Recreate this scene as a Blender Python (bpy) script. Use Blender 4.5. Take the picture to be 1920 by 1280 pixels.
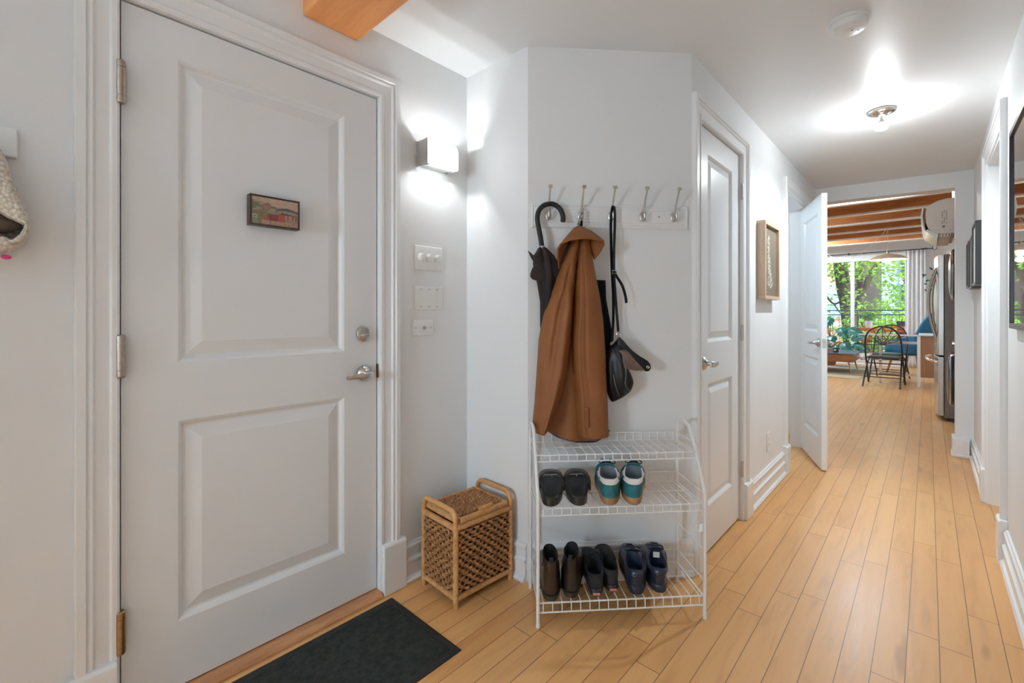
import bpy, bmesh, math, random
from mathutils import Vector, Matrix
R = math.radians
PI = math.pi
random.seed(7)
for o in list(bpy.data.objects):
    bpy.data.objects.remove(o, do_unlink=True)
scene = bpy.context.scene
COL = scene.collection

# ------------------------------------------------------------------ camera
cam_d = bpy.data.cameras.new('camera')
cam_d.sensor_width = 36.0
cam_d.lens = 36.0 * 853.0 / 1920.0
cam_d.shift_y = -52.0 / 1920.0
cam_d.clip_start = 0.02
cam_d.clip_end = 300
cam = bpy.data.objects.new('camera', cam_d)
cam.location = (0, 0, 1.15)
cam.rotation_euler = (R(90), 0, math.atan(780.0 / 853.0))
COL.objects.link(cam)
scene.camera = cam

# ------------------------------------------------------------------ view, world, sun
vs = scene.view_settings
scene.display_settings.display_device = 'sRGB'
vs.view_transform = 'Standard'
vs.look = 'None'
vs.gamma = 1.0
vs.use_curve_mapping = False
vs.exposure = 0.12
scene.cycles.use_denoising = True
scene.cycles.max_bounces = 10
scene.cycles.diffuse_bounces = 6
scene.cycles.glossy_bounces = 5
scene.cycles.transparent_max_bounces = 12
scene.cycles.sample_clamp_indirect = 4.0
scene.cycles.caustics_reflective = False
scene.cycles.caustics_refractive = False

world = bpy.data.worlds.new('sky')
scene.world = world
world.use_nodes = True
wn = world.node_tree
wn.nodes.clear()
wo = wn.nodes.new('ShaderNodeOutputWorld')
wb = wn.nodes.new('ShaderNodeBackground')
ws = wn.nodes.new('ShaderNodeTexSky')
ws.sky_type = 'NISHITA'
ws.sun_disc = False
ws.sun_elevation = R(48)
ws.sun_rotation = R(120)
wb.inputs['Strength'].default_value = 1.0
wn.links.new(ws.outputs[0], wb.inputs[0])
wn.links.new(wb.outputs[0], wo.inputs[0])

def new_light(kind, name, loc, energy, color=(1, 1, 1), size=0.05, rot=(0, 0, 0), parent=None, **kw):
    d = bpy.data.lights.new(name, kind)
    d.energy = energy
    d.color = color
    if kind in ('POINT', 'SPOT'):
        d.shadow_soft_size = size
    for k, v in kw.items():
        setattr(d, k, v)
    o = bpy.data.objects.new(name, d)
    o.location = loc
    o.rotation_euler = rot
    if parent is not None:
        o.parent = parent
    COL.objects.link(o)
    return o

sun = new_light('SUN', 'sun', (5, 10, 12), 9.0, (1.0, 0.95, 0.86), angle=R(0.8),
                rot=(R(46), 0, R(55)))

# powers of real and added lamps (each light is made inside its lamp's builder)
P_SCONCE = 4.6
P_SPOT = 74.0
P_ENTRY = 88.0
P_LIVING = 330.0
P_PENDANT = 10.0
P_SIDE = 3.5
P_BATH = 22.0
P_KITCHEN = 85.0
LAMP_COL = (0.69, 0.865, 1.0)

# ------------------------------------------------------------------ materials
class NT:
    def __init__(self, name):
        self.m = bpy.data.materials.new(name)
        self.m.use_nodes = True
        self.t = self.m.node_tree
        self.t.nodes.clear()
        self.out = self.t.nodes.new('ShaderNodeOutputMaterial')
    def n(self, kind, ins=None, **props):
        nd = self.t.nodes.new('ShaderNode' + kind)
        for k, v in props.items():
            setattr(nd, k, v)
        if ins:
            for k, v in ins.items():
                self.set(nd, k, v)
        return nd
    def set(self, nd, k, v):
        sock = nd.inputs[k]
        if hasattr(v, 'is_output'):
            self.t.links.new(v, sock)
        elif hasattr(v, 'outputs'):
            self.t.links.new(v.outputs[0], sock)
        else:
            if isinstance(v, (tuple, list)) and len(v) == 3 and sock.type == 'RGBA':
                v = (*v, 1)
            sock.default_value = v
    def math(self, op, a, b=0.0, c=None):
        ins = {0: a, 1: b}
        if c is not None:
            ins[2] = c
        return self.n('Math', ins, operation=op).outputs[0]
    def mix(self, f, a, b, mode='MIX'):
        nd = self.n('Mix', None, data_type='RGBA', blend_type=mode)
        self.set(nd, 0, f)
        self.set(nd, 6, a)
        self.set(nd, 7, b)
        return nd.outputs[2]
    def ramp(self, f, stops, interp='LINEAR'):
        nd = self.n('ValToRGB', {0: f})
        cr = nd.color_ramp
        cr.interpolation = interp
        while len(cr.elements) < len(stops):
            cr.elements.new(0.5)
        for e, (p, c) in zip(cr.elements, stops):
            e.position = p
            e.color = (*c, 1)
        return nd.outputs[0]
    def coords(self, scale=(1, 1, 1), rot=(0, 0, 0)):
        tc = self.n('TexCoord')
        mp = self.n('Mapping', {0: tc.outputs['Object'], 'Scale': scale, 'Rotation': rot})
        return mp.outputs[0]
    def bump(self, h, strength=0.2, dist=0.01):
        return self.n('Bump', {'Height': h, 'Strength': strength, 'Distance': dist}).outputs[0]
    def surf(self, **ins):
        b = self.n('BsdfPrincipled')
        for k, v in ins.items():
            self.set(b, k.replace('_', ' '), v)
        self.t.links.new(b.outputs[0], self.out.inputs[0])
        self.b = b
        return self.m

def plain(name, col, rough=0.5, metal=0.0, var=0.06, scale=30.0, bump=0.0, bscale=200.0, stretch=(1, 1, 1), **kw):
    t = NT(name)
    co = t.coords(stretch)
    nz = t.n('TexNoise', {'Vector': co, 'Scale': scale, 'Detail': 4.0})
    lo = tuple(max(0, c * (1 - var)) for c in col)
    hi = tuple(min(1, c * (1 + var)) for c in col)
    c = t.ramp(nz.outputs[0], [(0.3, lo), (0.7, hi)])
    ins = dict(Base_Color=c, Roughness=rough, Metallic=metal)
    if bump:
        n2 = t.n('TexNoise', {'Vector': co, 'Scale': bscale, 'Detail': 3.0})
        ins['Normal'] = t.bump(n2.outputs[0], bump, 0.002)
    ins.update(kw)
    return t.surf(**ins)

def wood(name, dark, light, axis='X', rough=0.45, scale=6.0, knots=0.0):
    t = NT(name)
    st = {'X': (0.12, 1, 1), 'Y': (1, 0.12, 1), 'Z': (1, 1, 0.12)}[axis]
    co = t.coords(st)
    a = t.n('TexNoise', {'Vector': co, 'Scale': scale * 3, 'Detail': 6.0, 'Distortion': 0.6})
    b = t.n('TexNoise', {'Vector': co, 'Scale': scale * 22, 'Detail': 3.0})
    f = t.math('ADD', t.math('MULTIPLY', a.outputs[0], 0.7), t.math('MULTIPLY', b.outputs[0], 0.3))
    c = t.ramp(f, [(0.32, dark), (0.68, light)])
    if knots:
        v = t.n('TexVoronoi', {'Vector': t.coords((1, 1, 1)), 'Scale': 2.3})
        k = t.ramp(v.outputs[0], [(0.03, (1, 1, 1)), (0.10, (0, 0, 0))])
        c = t.mix(t.math('MULTIPLY', k, knots), c, tuple(x * 0.3 for x in dark))
    return t.surf(Base_Color=c, Roughness=rough, Normal=t.bump(b.outputs[0], 0.08, 0.002))

def make_floor_mat():
    t = NT('maple_strip_floor')
    tc = t.n('TexCoord')
    sp = t.n('SeparateXYZ', {0: tc.outputs['Object']})
    x, y = sp.outputs[0], sp.outputs[1]
    W, L = 0.0825, 0.95
    gx = t.math('DIVIDE', t.math('ADD', x, 10.0365), W)
    row = t.math('FLOOR', gx)
    fx = t.math('FRACT', gx)
    r1 = t.n('TexWhiteNoise', {'W': row}, noise_dimensions='1D').outputs['Value']
    lenv = t.math('ADD', 0.62, t.math('MULTIPLY', t.n('TexWhiteNoise', {'W': t.math('ADD', row, 77.7)}, noise_dimensions='1D').outputs['Value'], 0.6))
    gy = t.math('DIVIDE', t.math('ADD', y, t.math('ADD', 30.0, t.math('MULTIPLY', r1, 4.0))), lenv)
    idx = t.math('FLOOR', gy)
    fy = t.math('FRACT', gy)
    cid = t.n('CombineXYZ', {0: row, 1: idx})
    rb = t.n('TexWhiteNoise', {'Vector': cid.outputs[0]}, noise_dimensions='2D')
    rv = rb.outputs['Value']
    base = t.ramp(rv, [(0.0, (0.60, 0.275, 0.088)), (0.3, (0.70, 0.355, 0.126)), (0.62, (0.74, 0.395, 0.150)),
                       (0.85, (0.66, 0.320, 0.110)), (1.0, (0.77, 0.435, 0.178))])
    # grain offset per board
    gv = t.n('CombineXYZ', {0: t.math('MULTIPLY', x, 16.0), 1: t.math('ADD', t.math('MULTIPLY', y, 1.6), t.math('MULTIPLY', rv, 37.0)), 2: t.math('MULTIPLY', rv, 11.0)})
    g1 = t.n('TexNoise', {'Vector': gv.outputs[0], 'Scale': 1.6, 'Detail': 6.0, 'Distortion': 0.7})
    g2 = t.n('TexNoise', {'Vector': gv.outputs[0], 'Scale': 9.0, 'Detail': 3.0})
    c = t.mix(0.42, base, t.ramp(g1.outputs[0], [(0.25, (0.42, 0.21, 0.09)), (0.5, (0.73, 0.38, 0.140)), (0.75, (0.80, 0.46, 0.195))]))
    c = t.mix(t.math('MULTIPLY', g2.outputs[0], 0.16), c, (0.42, 0.23, 0.11))
    # mineral streaks and knots
    kv = t.n('CombineXYZ', {0: t.math('MULTIPLY', x, 9.0), 1: t.math('ADD', t.math('MULTIPLY', y, 1.5), t.math('MULTIPLY', rv, 91.0)), 2: 3.3})
    kz = t.n('TexNoise', {'Vector': kv.outputs[0], 'Scale': 1.15, 'Detail': 2.0})
    km = t.ramp(kz.outputs[0], [(0.70, (0, 0, 0)), (0.76, (1, 1, 1))])
    c = t.mix(t.math('MULTIPLY', km, 0.55), c, (0.36, 0.17, 0.07))
    # seams
    ex = t.math('MINIMUM', fx, t.math('SUBTRACT', 1.0, fx))
    sx = t.math('LESS_THAN', ex, 0.0150)
    ey = t.math('MULTIPLY', t.math('MINIMUM', fy, t.math('SUBTRACT', 1.0, fy)), lenv)
    sy = t.math('LESS_THAN', ey, 0.0014)
    sm = t.math('MAXIMUM', sx, sy)
    c = t.mix(t.math('MULTIPLY', sm, 0.85), c, (0.11, 0.055, 0.025))
    rough = t.math('ADD', 0.25, t.math('MULTIPLY', g1.outputs[0], 0.16))
    h = t.math('SUBTRACT', t.math('MULTIPLY', g1.outputs[0], 0.15), t.math('MULTIPLY', sm, 1.0))
    return t.surf(Base_Color=c, Roughness=rough, Normal=t.bump(h, 0.25, 0.0015))

def make_glass(name, tint=(0.96, 0.98, 0.98), fac=0.07):
    t = NT(name)
    tr = t.n('BsdfTransparent', {0: tint})
    gl = t.n('BsdfGlossy', {0: (1, 1, 1), 'Roughness': 0.01})
    lw = t.n('LayerWeight', {'Blend': 0.25})
    f = t.math('MINIMUM', t.math('ADD', t.math('MULTIPLY', lw.outputs['Fresnel'], 0.8), fac * 0.3), 1.0)
    mx = t.n('MixShader', {0: f, 1: tr.outputs[0], 2: gl.outputs[0]})
    t.t.links.new(mx.outputs[0], t.out.inputs[0])
    return t.m

def emit(name, col, strength, base=(0.9, 0.9, 0.9)):
    t = NT(name)
    nz = t.n('TexNoise', {'Vector': t.coords(), 'Scale': 12.0})
    c = t.ramp(nz.outputs[0], [(0.0, tuple(x * 0.98 for x in col)), (1.0, col)])
    return t.surf(Base_Color=base, Roughness=0.4, Emission_Color=c, Emission_Strength=strength)

def woven(name, dark, mid, light, scale=1.0):
    """coarse wicker: strands whose colour is the material's own"""
    t = NT(name)
    n1 = t.n('TexNoise', {'Vector': t.coords(), 'Scale': 55.0 * scale, 'Detail': 5.0})
    n2 = t.n('TexNoise', {'Vector': t.coords((1, 1, 3)), 'Scale': 160.0 * scale, 'Detail': 3.0})
    f = t.math('ADD', t.math('MULTIPLY', n1.outputs[0], 0.55), t.math('MULTIPLY', n2.outputs[0], 0.45))
    c = t.ramp(f, [(0.3, dark), (0.5, mid), (0.72, light)])
    return t.surf(Base_Color=c, Roughness=0.6, Normal=t.bump(n2.outputs[0], 0.5, 0.003))

M = {}
M['wall'] = plain('white_wall_paint', (0.79, 0.80, 0.806), 0.55, var=0.01, scale=3, bump=0.03, bscale=350)
M['ceil'] = plain('white_ceiling_paint', (0.79, 0.80, 0.806), 0.38, var=0.01, scale=3, bump=0.02, bscale=120)
M['trim'] = plain('white_gloss_trim_paint', (0.81, 0.82, 0.824), 0.28, var=0.012, scale=4, bump=0.02, bscale=60)
M['door'] = plain('white_satin_door_paint', (0.785, 0.80, 0.81), 0.30, var=0.012, scale=4, bump=0.015, bscale=300)
M['white_plastic'] = plain('white_plastic', (0.80, 0.80, 0.78), 0.35, var=0.015)
M['grey_slot'] = plain('grey_screw_heads', (0.30, 0.30, 0.29), 0.4)
M['floor'] = make_floor_mat()
M['beam'] = wood('varnished_pine_beam', (0.62, 0.225, 0.060), (0.80, 0.35, 0.115), 'X', 0.4, 5)
M['joist'] = wood('old_pine_joist', (0.30, 0.10, 0.025), (0.55, 0.21, 0.06), 'X', 0.5, 4, knots=0.7)
M['threshold'] = wood('worn_oak_threshold', (0.36, 0.15, 0.06), (0.62, 0.30, 0.14), 'Y', 0.4, 8)
M['nickel'] = plain('brushed_nickel', (0.56, 0.53, 0.50), 0.28, 1.0, 0.05, 60)
M['chrome'] = plain('polished_chrome', (0.78, 0.78, 0.78), 0.12, 1.0, 0.03, 40)
M['bronze'] = plain('tarnished_brass', (0.36, 0.24, 0.13), 0.35, 1.0, 0.15, 60)
M['hinge'] = plain('satin_bronze_nickel', (0.42, 0.36, 0.31), 0.33, 1.0, 0.08, 60)
M['black_metal'] = plain('black_painted_metal', (0.018, 0.02, 0.024), 0.35, 0.0, 0.2, 40)
M['steel'] = plain('brushed_stainless', (0.50, 0.48, 0.46), 0.24, 1.0, 0.05, 20, stretch=(1, 1, 0.05))
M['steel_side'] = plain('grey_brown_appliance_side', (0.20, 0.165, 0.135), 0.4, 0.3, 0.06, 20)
M['dark_plastic'] = plain('dark_plastic', (0.03, 0.03, 0.033), 0.3, 0, 0.2)
M['glass'] = make_glass('clear_glass')
M['wire'] = plain('white_coated_wire', (0.83, 0.83, 0.82), 0.3, 0, 0.02)
M['gap_shade'] = plain('door_gap_shade', (0.05, 0.045, 0.04), 0.8)  # dark colour standing in for shade in the door gaps
# ------------------------------------------------------------------ mesh helpers
def lerp(a, b, t):
    return a + (b - a) * t
def sstep(a, b, x):
    t = max(0.0, min(1.0, (x - a) / (b - a)))
    return t * t * (3 - 2 * t)
def interp(tab, x):
    """piecewise smooth lookup in [(x, y), ...] with rising x"""
    if x <= tab[0][0]:
        return tab[0][1]
    for (x0, y0), (x1, y1) in zip(tab, tab[1:]):
        if x <= x1:
            return lerp(y0, y1, (x - x0) / (x1 - x0))
    return tab[-1][1]
def catmull(pts, n=6, closed=False):
    P = [Vector(p) for p in pts]
    out = []
    N = len(P)
    rng = range(N) if closed else range(N - 1)
    for i in rng:
        if closed:
            p0, p1, p2, p3 = P[i - 1], P[i], P[(i + 1) % N], P[(i + 2) % N]
        else:
            p0, p1, p2, p3 = P[max(i - 1, 0)], P[i], P[i + 1], P[min(i + 2, N - 1)]
        for k in range(n):
            t = k / n
            out.append(0.5 * ((2 * p1) + (p2 - p0) * t + (2 * p0 - 5 * p1 + 4 * p2 - p3) * t * t + (3 * p1 - p0 - 3 * p2 + p3) * t ** 3))
    if not closed:
        out.append(P[-1])
    return out

class MB:
    def __init__(self):
        self.bm = bmesh.new()
        self.mx = None
    def v(self, co):
        co = Vector(co)
        if self.mx is not None:
            co = self.mx @ co
        return self.bm.verts.new(co)
    def f(self, vs):
        try:
            return self.bm.faces.new(vs)
        except ValueError:
            return None
    def box(self, x0, x1, y0, y1, z0, z1):
        vs = [self.v((x, y, z)) for z in (z0, z1) for y in (y0, y1) for x in (x0, x1)]
        for q in ((0, 2, 3, 1), (4, 5, 7, 6), (0, 1, 5, 4), (2, 6, 7, 3), (0, 4, 6, 2), (1, 3, 7, 5)):
            self.f([vs[i] for i in q])
        return self
    def rings(self, rings, closed=True, cap0=True, cap1=True):
        rows = [[self.v(p) for p in r] for r in rings]
        for a, b in zip(rows, rows[1:]):
            n = len(a)
            for i in range(n if closed else n - 1):
                j = (i + 1) % n
                self.f([a[i], a[j], b[j], b[i]])
        if closed and cap0:
            self.f(rows[0][::-1])
        if closed and cap1:
            self.f(rows[-1])
        return self
    def prism(self, poly, fn, a, b):
        """poly = 2D outline, fn(u, v, d) -> point, from d = a to d = b"""
        return self.rings([[fn(u, v, a) for u, v in poly], [fn(u, v, b) for u, v in poly]])
    def tube(self, pts, r, n=8, closed=False):
        P = [Vector(p) for p in pts]
        N = len(P)
        rad = r if isinstance(r, (list, tuple)) else [r] * N
        rings = []
        prev = None
        for i, p in enumerate(P):
            if closed:
                d = P[(i + 1) % N] - P[i - 1]
            else:
                d = P[min(i + 1, N - 1)] - P[max(i - 1, 0)]
            if d.length < 1e-9:
                d = Vector((0, 0, 1))
            d.normalize()
            if prev is None:
                ref = Vector((0, 0, 1)) if abs(d.z) < 0.9 else Vector((1, 0, 0))
                prev = d.cross(ref).normalized()
            a = (prev - d * prev.dot(d))
            if a.length < 1e-6:
                a = d.orthogonal()
            a.normalize()
            b = d.cross(a)
            prev = a
            rings.append([p + (a * math.cos(2 * PI * k / n) + b * math.sin(2 * PI * k / n)) * rad[i] for k in range(n)])
        if closed:
            rings.append(rings[0])
            return self.rings(rings, True, False, False)
        return self.rings(rings)
    def strap(self, pts, w, th, side):
        """flat band along pts, width w in the direction 'side'"""
        P = [Vector(p) for p in pts]
        side = Vector(side).normalized()
        rings = []
        for i, p in enumerate(P):
            d = (P[min(i + 1, len(P) - 1)] - P[max(i - 1, 0)]).normalized()
            s = (side - d * side.dot(d)).normalized()
            nn = d.cross(s)
            ww = w[i] if isinstance(w, (list, tuple)) else w
            rings.append([p + s * ww / 2 + nn * th / 2, p - s * ww / 2 + nn * th / 2, p - s * ww / 2 - nn * th / 2, p + s * ww / 2 - nn * th / 2])
        return self.rings(rings)
    def lathe(self, prof, n=24, c=(0, 0, 0), ax=(0, 0, 1), cap=True):
        """prof = [(radius, height)] about axis ax through c"""
        ax = Vector(ax).normalized()
        a = ax.orthogonal().normalized()
        b = ax.cross(a)
        c = Vector(c)
        rings = [[c + ax * h + (a * math.cos(2 * PI * k / n) + b * math.sin(2 * PI * k / n)) * max(r, 1e-5) for k in range(n)] for r, h in prof]
        return self.rings(rings, True, cap, cap)
    def sphere(self, c, r, n=16, sc=(1, 1, 1)):
        c = Vector(c)
        rg = []
        for i in range(n // 2 + 1):
            t = PI * i / (n // 2)
            rr = max(math.sin(t), 1e-4)
            rg.append([c + Vector((r * sc[0] * rr * math.cos(2 * PI * k / n), r * sc[1] * rr * math.sin(2 * PI * k / n), -r * sc[2] * math.cos(t))) for k in range(n)])
        return self.rings(rg)
    def grid(self, fn, nu, nv):
        rows = [[self.v(fn(i / nu, j / nv)) for i in range(nu + 1)] for j in range(nv + 1)]
        for a, b in zip(rows, rows[1:]):
            for i in range(nu):
                self.f([a[i], a[i + 1], b[i + 1], b[i]])
        return self
    def pillow(self, poly, fn, thick, mid=0.0, k=7, power=0.5, back=1.0, wav=None):
        """puffy cushion on a 2D outline; fn(u, v, d) -> point"""
        cu = sum(p[0] for p in poly) / len(poly)
        cv = sum(p[1] for p in poly) / len(poly)
        def ring(r, sgn):
            out = []
            for u, v in poly:
                uu, vv = lerp(cu, u, r), lerp(cv, v, r)
                d = mid + sgn * thick * (max(0.0, 1 - r * r) ** power)
                if wav and sgn > 0:
                    d += wav(uu, vv) * (1 - r ** 4)
                out.append(fn(uu, vv, d))
            return out
        rs = [math.sin(0.5 * PI * i / k) for i in range(k, 0, -1)]
        rg = [ring(r, -back) for r in reversed(rs)]
        rg += [ring(r, 1.0) for r in rs[1:]]
        rg = [ring(0.02, -back)] + rg + [ring(0.02, 1.0)]
        return self.rings(rg)
    def build(self, name, mat, parent=None, smooth=True, bevel=0.0, seg=2, sub=0, angle=40, solid=0.0, loc=None):
        bm = self.bm
        bmesh.ops.recalc_face_normals(bm, faces=bm.faces[:])
        me = bpy.data.meshes.new(name)
        bm.to_mesh(me)
        bm.free()
        o = bpy.data.objects.new(name, me)
        COL.objects.link(o)
        if mat is not None:
            me.materials.append(mat)
        if parent is not None:
            o.parent = parent
        if loc is not None:
            o.location = loc
        if smooth:
            me.shade_smooth()
            if not sub:
                me.set_sharp_from_angle(angle=R(angle))
        if solid:
            md = o.modifiers.new('thickness', 'SOLIDIFY')
            md.thickness = solid
            md.offset = 0
        if bevel:
            md = o.modifiers.new('bevel', 'BEVEL')
            md.width = bevel
            md.segments = seg
            md.limit_method = 'ANGLE'
            md.angle_limit = R(35)
        if sub:
            md = o.modifiers.new('subdivision', 'SUBSURF')
            md.levels = sub
            md.render_levels = sub
        return o

def tag(o, label, cat, group=None):
    o['label'] = label
    o['category'] = cat
    if group:
        o['group'] = group
    return o
def thing(name, label, cat, loc=(0, 0, 0), rotz=0.0, group=None):
    o = bpy.data.objects.new(name, None)
    o.empty_display_size = 0.1
    o.location = loc
    o.rotation_euler = (0, 0, rotz)
    COL.objects.link(o)
    return tag(o, label, cat, group)
def structure(o):
    o['kind'] = 'structure'
    return o
def stuff(o):
    o['kind'] = 'stuff'
    return o
def plabel(o, label):
    o['label'] = label
    return o

# wall frames: f(u along the wall, z, t out of the wall into the room)
F_ENTRY = lambda u, z, t: (-1.66 + t, u, z)          # u = Y, room is on +X
F_HALL = lambda u, z, t: (-0.77 + t, u, z)           # left wall of the hallway
F_RIGHT = lambda u, z, t: (0.27 - t, u, z)           # right wall
AX, AY = -1.27, 1.49
ANG = math.atan2(0.53, 0.50)
DX, DY = math.cos(ANG), math.sin(ANG)
DLEN = math.hypot(0.53, 0.50)
F_DIAG = lambda u, z, t: (AX + DX * u + DY * t, AY + DY * u - DX * t, z)
F_ALC = lambda u, z, t: (u, 1.49 - t, z)             # short wall beside the entry

def sweep_profile(mb, path, prof, f, closed=False):
    """mitred moulding: path = [(u, z)], prof = [(outward offset, thickness)]; outward = left of travel"""
    N = len(path)
    rings = []
    for i in range(N):
        p = Vector(path[i])
        dirs = []
        if i > 0:
            dirs.append((p - Vector(path[i - 1])).normalized())
        if i < N - 1:
            dirs.append((Vector(path[i + 1]) - p).normalized())
        ns = [Vector((-d.y, d.x)) for d in dirs]
        n = ns[0] if len(ns) == 1 else (ns[0] + ns[1]) / (1 + ns[0].dot(ns[1]))
        rings.append([f(p.x + n.x * o, p.y + n.y * o, t) for o, t in prof])
    mb.rings(rings)
    return mb

CASING = [(0.0, 0.0), (0.0, 0.010), (0.006, 0.014), (0.016, 0.014), (0.022, 0.010), (0.050, 0.013), (0.056, 0.020),
          (0.062, 0.020), (0.066, 0.017), (0.070, 0.024), (0.088, 0.024), (0.092, 0.018), (0.092, 0.0)]
BASE = [(0.0, 0.0), (0.0, 0.026), (0.010, 0.030), (0.022, 0.024), (0.028, 0.016), (0.080, 0.016), (0.084, 0.021), (0.092, 0.021),
        (0.097, 0.014), (0.102, 0.011), (0.135, 0.011), (0.139, 0.016), (0.150, 0.016), (0.156, 0.010), (0.163, 0.008), (0.163, 0.0)]
def baseboard(name, f, u0, u1):
    mb = MB()
    mb.rings([[f(u0, z, t) for z, t in BASE], [f(u1, z, t) for z, t in BASE]])
    return structure(mb.build(name, M['trim'], angle=25))

def panel_face(mb, f, u0, u1, z0, z1, panels, t0, sgn=1.0):
    """door skin with raised panels; front at t0, recesses go back by sgn"""
    us = sorted({u0, u1} | {p[0] for p in panels} | {p[1] for p in panels})
    zs = sorted({z0, z1} | {p[2] for p in panels} | {p[3] for p in panels})
    for ua, ub in zip(us, us[1:]):
        for za, zb in zip(zs, zs[1:]):
            uc, zc = (ua + ub) / 2, (za + zb) / 2
            if any(p[0] < uc < p[1] and p[2] < zc < p[3] for p in panels):
                continue
            mb.f([mb.v(f(*q, t0)) for q in ((ua, za), (ub, za), (ub, zb), (ua, zb))])
    for (a, b, c, d) in panels:
        def rect(i, t):
            return [f(a + i, c + i, t), f(b - i, c + i, t), f(b - i, d - i, t), f(a + i, d - i, t)]
        k = min(1.0, (b - a) / 0.45)
        mb.rings([rect(0, t0), rect(0.007 * k, t0 - sgn * 0.004), rect(0.016 * k, t0 - sgn * 0.013), rect(0.022 * k, t0 - sgn * 0.014),
                  rect(0.062 * k, t0 - sgn * 0.003), rect(0.066 * k, t0 - sgn * 0.003)], True, False, True)
    return mb
# ================================================================== THE SETTING
def sbox(name, mat, boxes, smooth=False):
    mb = MB()
    for b in boxes:
        mb.box(*b)
    return structure(mb.build(name, mat, smooth=smooth))

sbox('floor', M['floor'], [(-3.7, 1.4, -2.7, 13.05, -0.08, 0.0)])
sbox('ceiling', M['ceil'], [(-3.7, 1.4, -2.7, 5.22, 2.30, 2.40), (-3.7, 1.4, 5.1, 13.1, 2.95, 3.05)])

# entry wall (front door), its opening u 0.1965..1.0065
OU0, OU1, OZ = 0.1965, 1.0065, 2.034
sbox('wall_entry', M['wall'], [(-1.80, -1.66, -2.6, OU0, 0, 2.3), (-1.80, -1.66, OU1, 1.60, 0, 2.3), (-1.80, -1.66, OU0, OU1, OZ, 2.3)])
sbox('wall_alcove', M['wall'], [(-1.66, -1.2701, 1.49, 1.60, 0, 2.3)])
mb = MB()
mb.prism([(0, 0), (DLEN, 0), (DLEN - 0.05, -0.11), (0.05, -0.11)], lambda u, t, d: F_DIAG(u, d, t), 0, 2.3)
structure(mb.build('wall_diagonal', M['wall'], smooth=False))
sbox('wall_hall_left', M['wall'], [(-0.88, -0.77, 2.02, 2.11, 0, 2.3), (-0.88, -0.77, 2.11, 2.735, 2.035, 2.3), (-0.88, -0.77, 2.735, 3.835, 0, 2.3),
                                   (-0.88, -0.77, 3.835, 4.575, 2.05, 2.3), (-0.88, -0.77, 4.575, 5.10, 0, 2.3)])
sbox('wall_right', M['wall'], [(0.27, 0.39, -2.6, 3.17, 0, 2.3), (0.27, 0.39, 3.17, 3.985, 2.055, 2.3), (0.27, 0.39, 3.985, 5.30, 0, 2.3)])
sbox('wall_back', M['wall'], [(-1.80, 0.39, -2.62, -2.5, 0, 2.3)])
# wall across the end of the hallway: header and stub, opening between
mb = MB()
ex = lambda x: 5.0 + (x + 0.77) / 1.04 * 0.16
mb.prism([(-0.77, ex(-0.77)), (0.27, ex(0.27)), (0.27, 5.30), (-0.77, 5.14)], lambda u, v, d: (u, v, d), 2.172, 2.96)
mb.prism([(0.163, ex(0.163)), (0.27, ex(0.27)), (0.27, 5.30), (0.163, 5.28)], lambda u, v, d: (u, v, d), 0, 2.172)
mb.box(0.39, 1.4, 5.16, 5.30, 0, 2.96)
mb.box(0.27, 0.39, 5.16, 5.30, 2.3, 2.96)
mb.box(-3.7, -0.77, 5.0, 5.14, 0, 2.96)
structure(mb.build('wall_hall_end', M['wall'], smooth=False))
sbox('wall_bath_back', M['wall'], [(-2.3, -2.2, 1.6, 5.0, 0, 2.3)])
# living room shell
sbox('wall_living_left', M['wall'], [(-3.8, -3.7, -2.7, 13.1, 0, 3.0)])
sbox('wall_living_right', M['wall'], [(1.3, 1.4, -2.7, 13.1, 0, 3.0)])
WX0, WX1, WZ0, WZ1, WY = -2.35, -0.30, 0.20, 2.41, 12.95
sbox('wall_living_far', M['wall'], [(-3.7, WX0, WY, WY + 0.14, 0, 3.0), (WX1, 1.3, WY, WY + 0.14, 0, 3.0), (WX0, WX1, WY, WY + 0.14, 0, WZ0), (WX0, WX1, WY, WY + 0.14, WZ1, 3.0)])
sbox('wall_kitchen_bulkhead', M['wall'], [(0.185, 1.3, 5.31, 6.62, 2.0, 2.95)])

# baseboards
baseboard('baseboard_entry', F_ENTRY, 1.124, 1.49)
baseboard('baseboard_entry_left', F_ENTRY, -2.5, 0.082)
baseboard('baseboard_alcove', F_ALC, -1.66, -1.272)
baseboard('baseboard_diagonal', F_DIAG, 0.0, DLEN)
baseboard('baseboard_hall_left', F_HALL, 2.868, 3.712)
baseboard('baseboard_hall_far', F_HALL, 4.70, 5.0)
baseboard('baseboard_right', F_RIGHT, -2.5, 3.058)
baseboard('baseboard_right_far', F_RIGHT, 4.098, 5.16)
baseboard('baseboard_living_far', lambda u, z, t: (u, WY - t, z), -3.7, 1.3)
mb = MB()
mb.box(0.145, 0.245, 5.105, 5.30, 0, 0.15)
mb.box(0.140, 0.245, 5.100, 5.30, 0, 0.022)
structure(mb.build('baseboard_hall_end', M['trim'], bevel=0.004))

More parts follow.
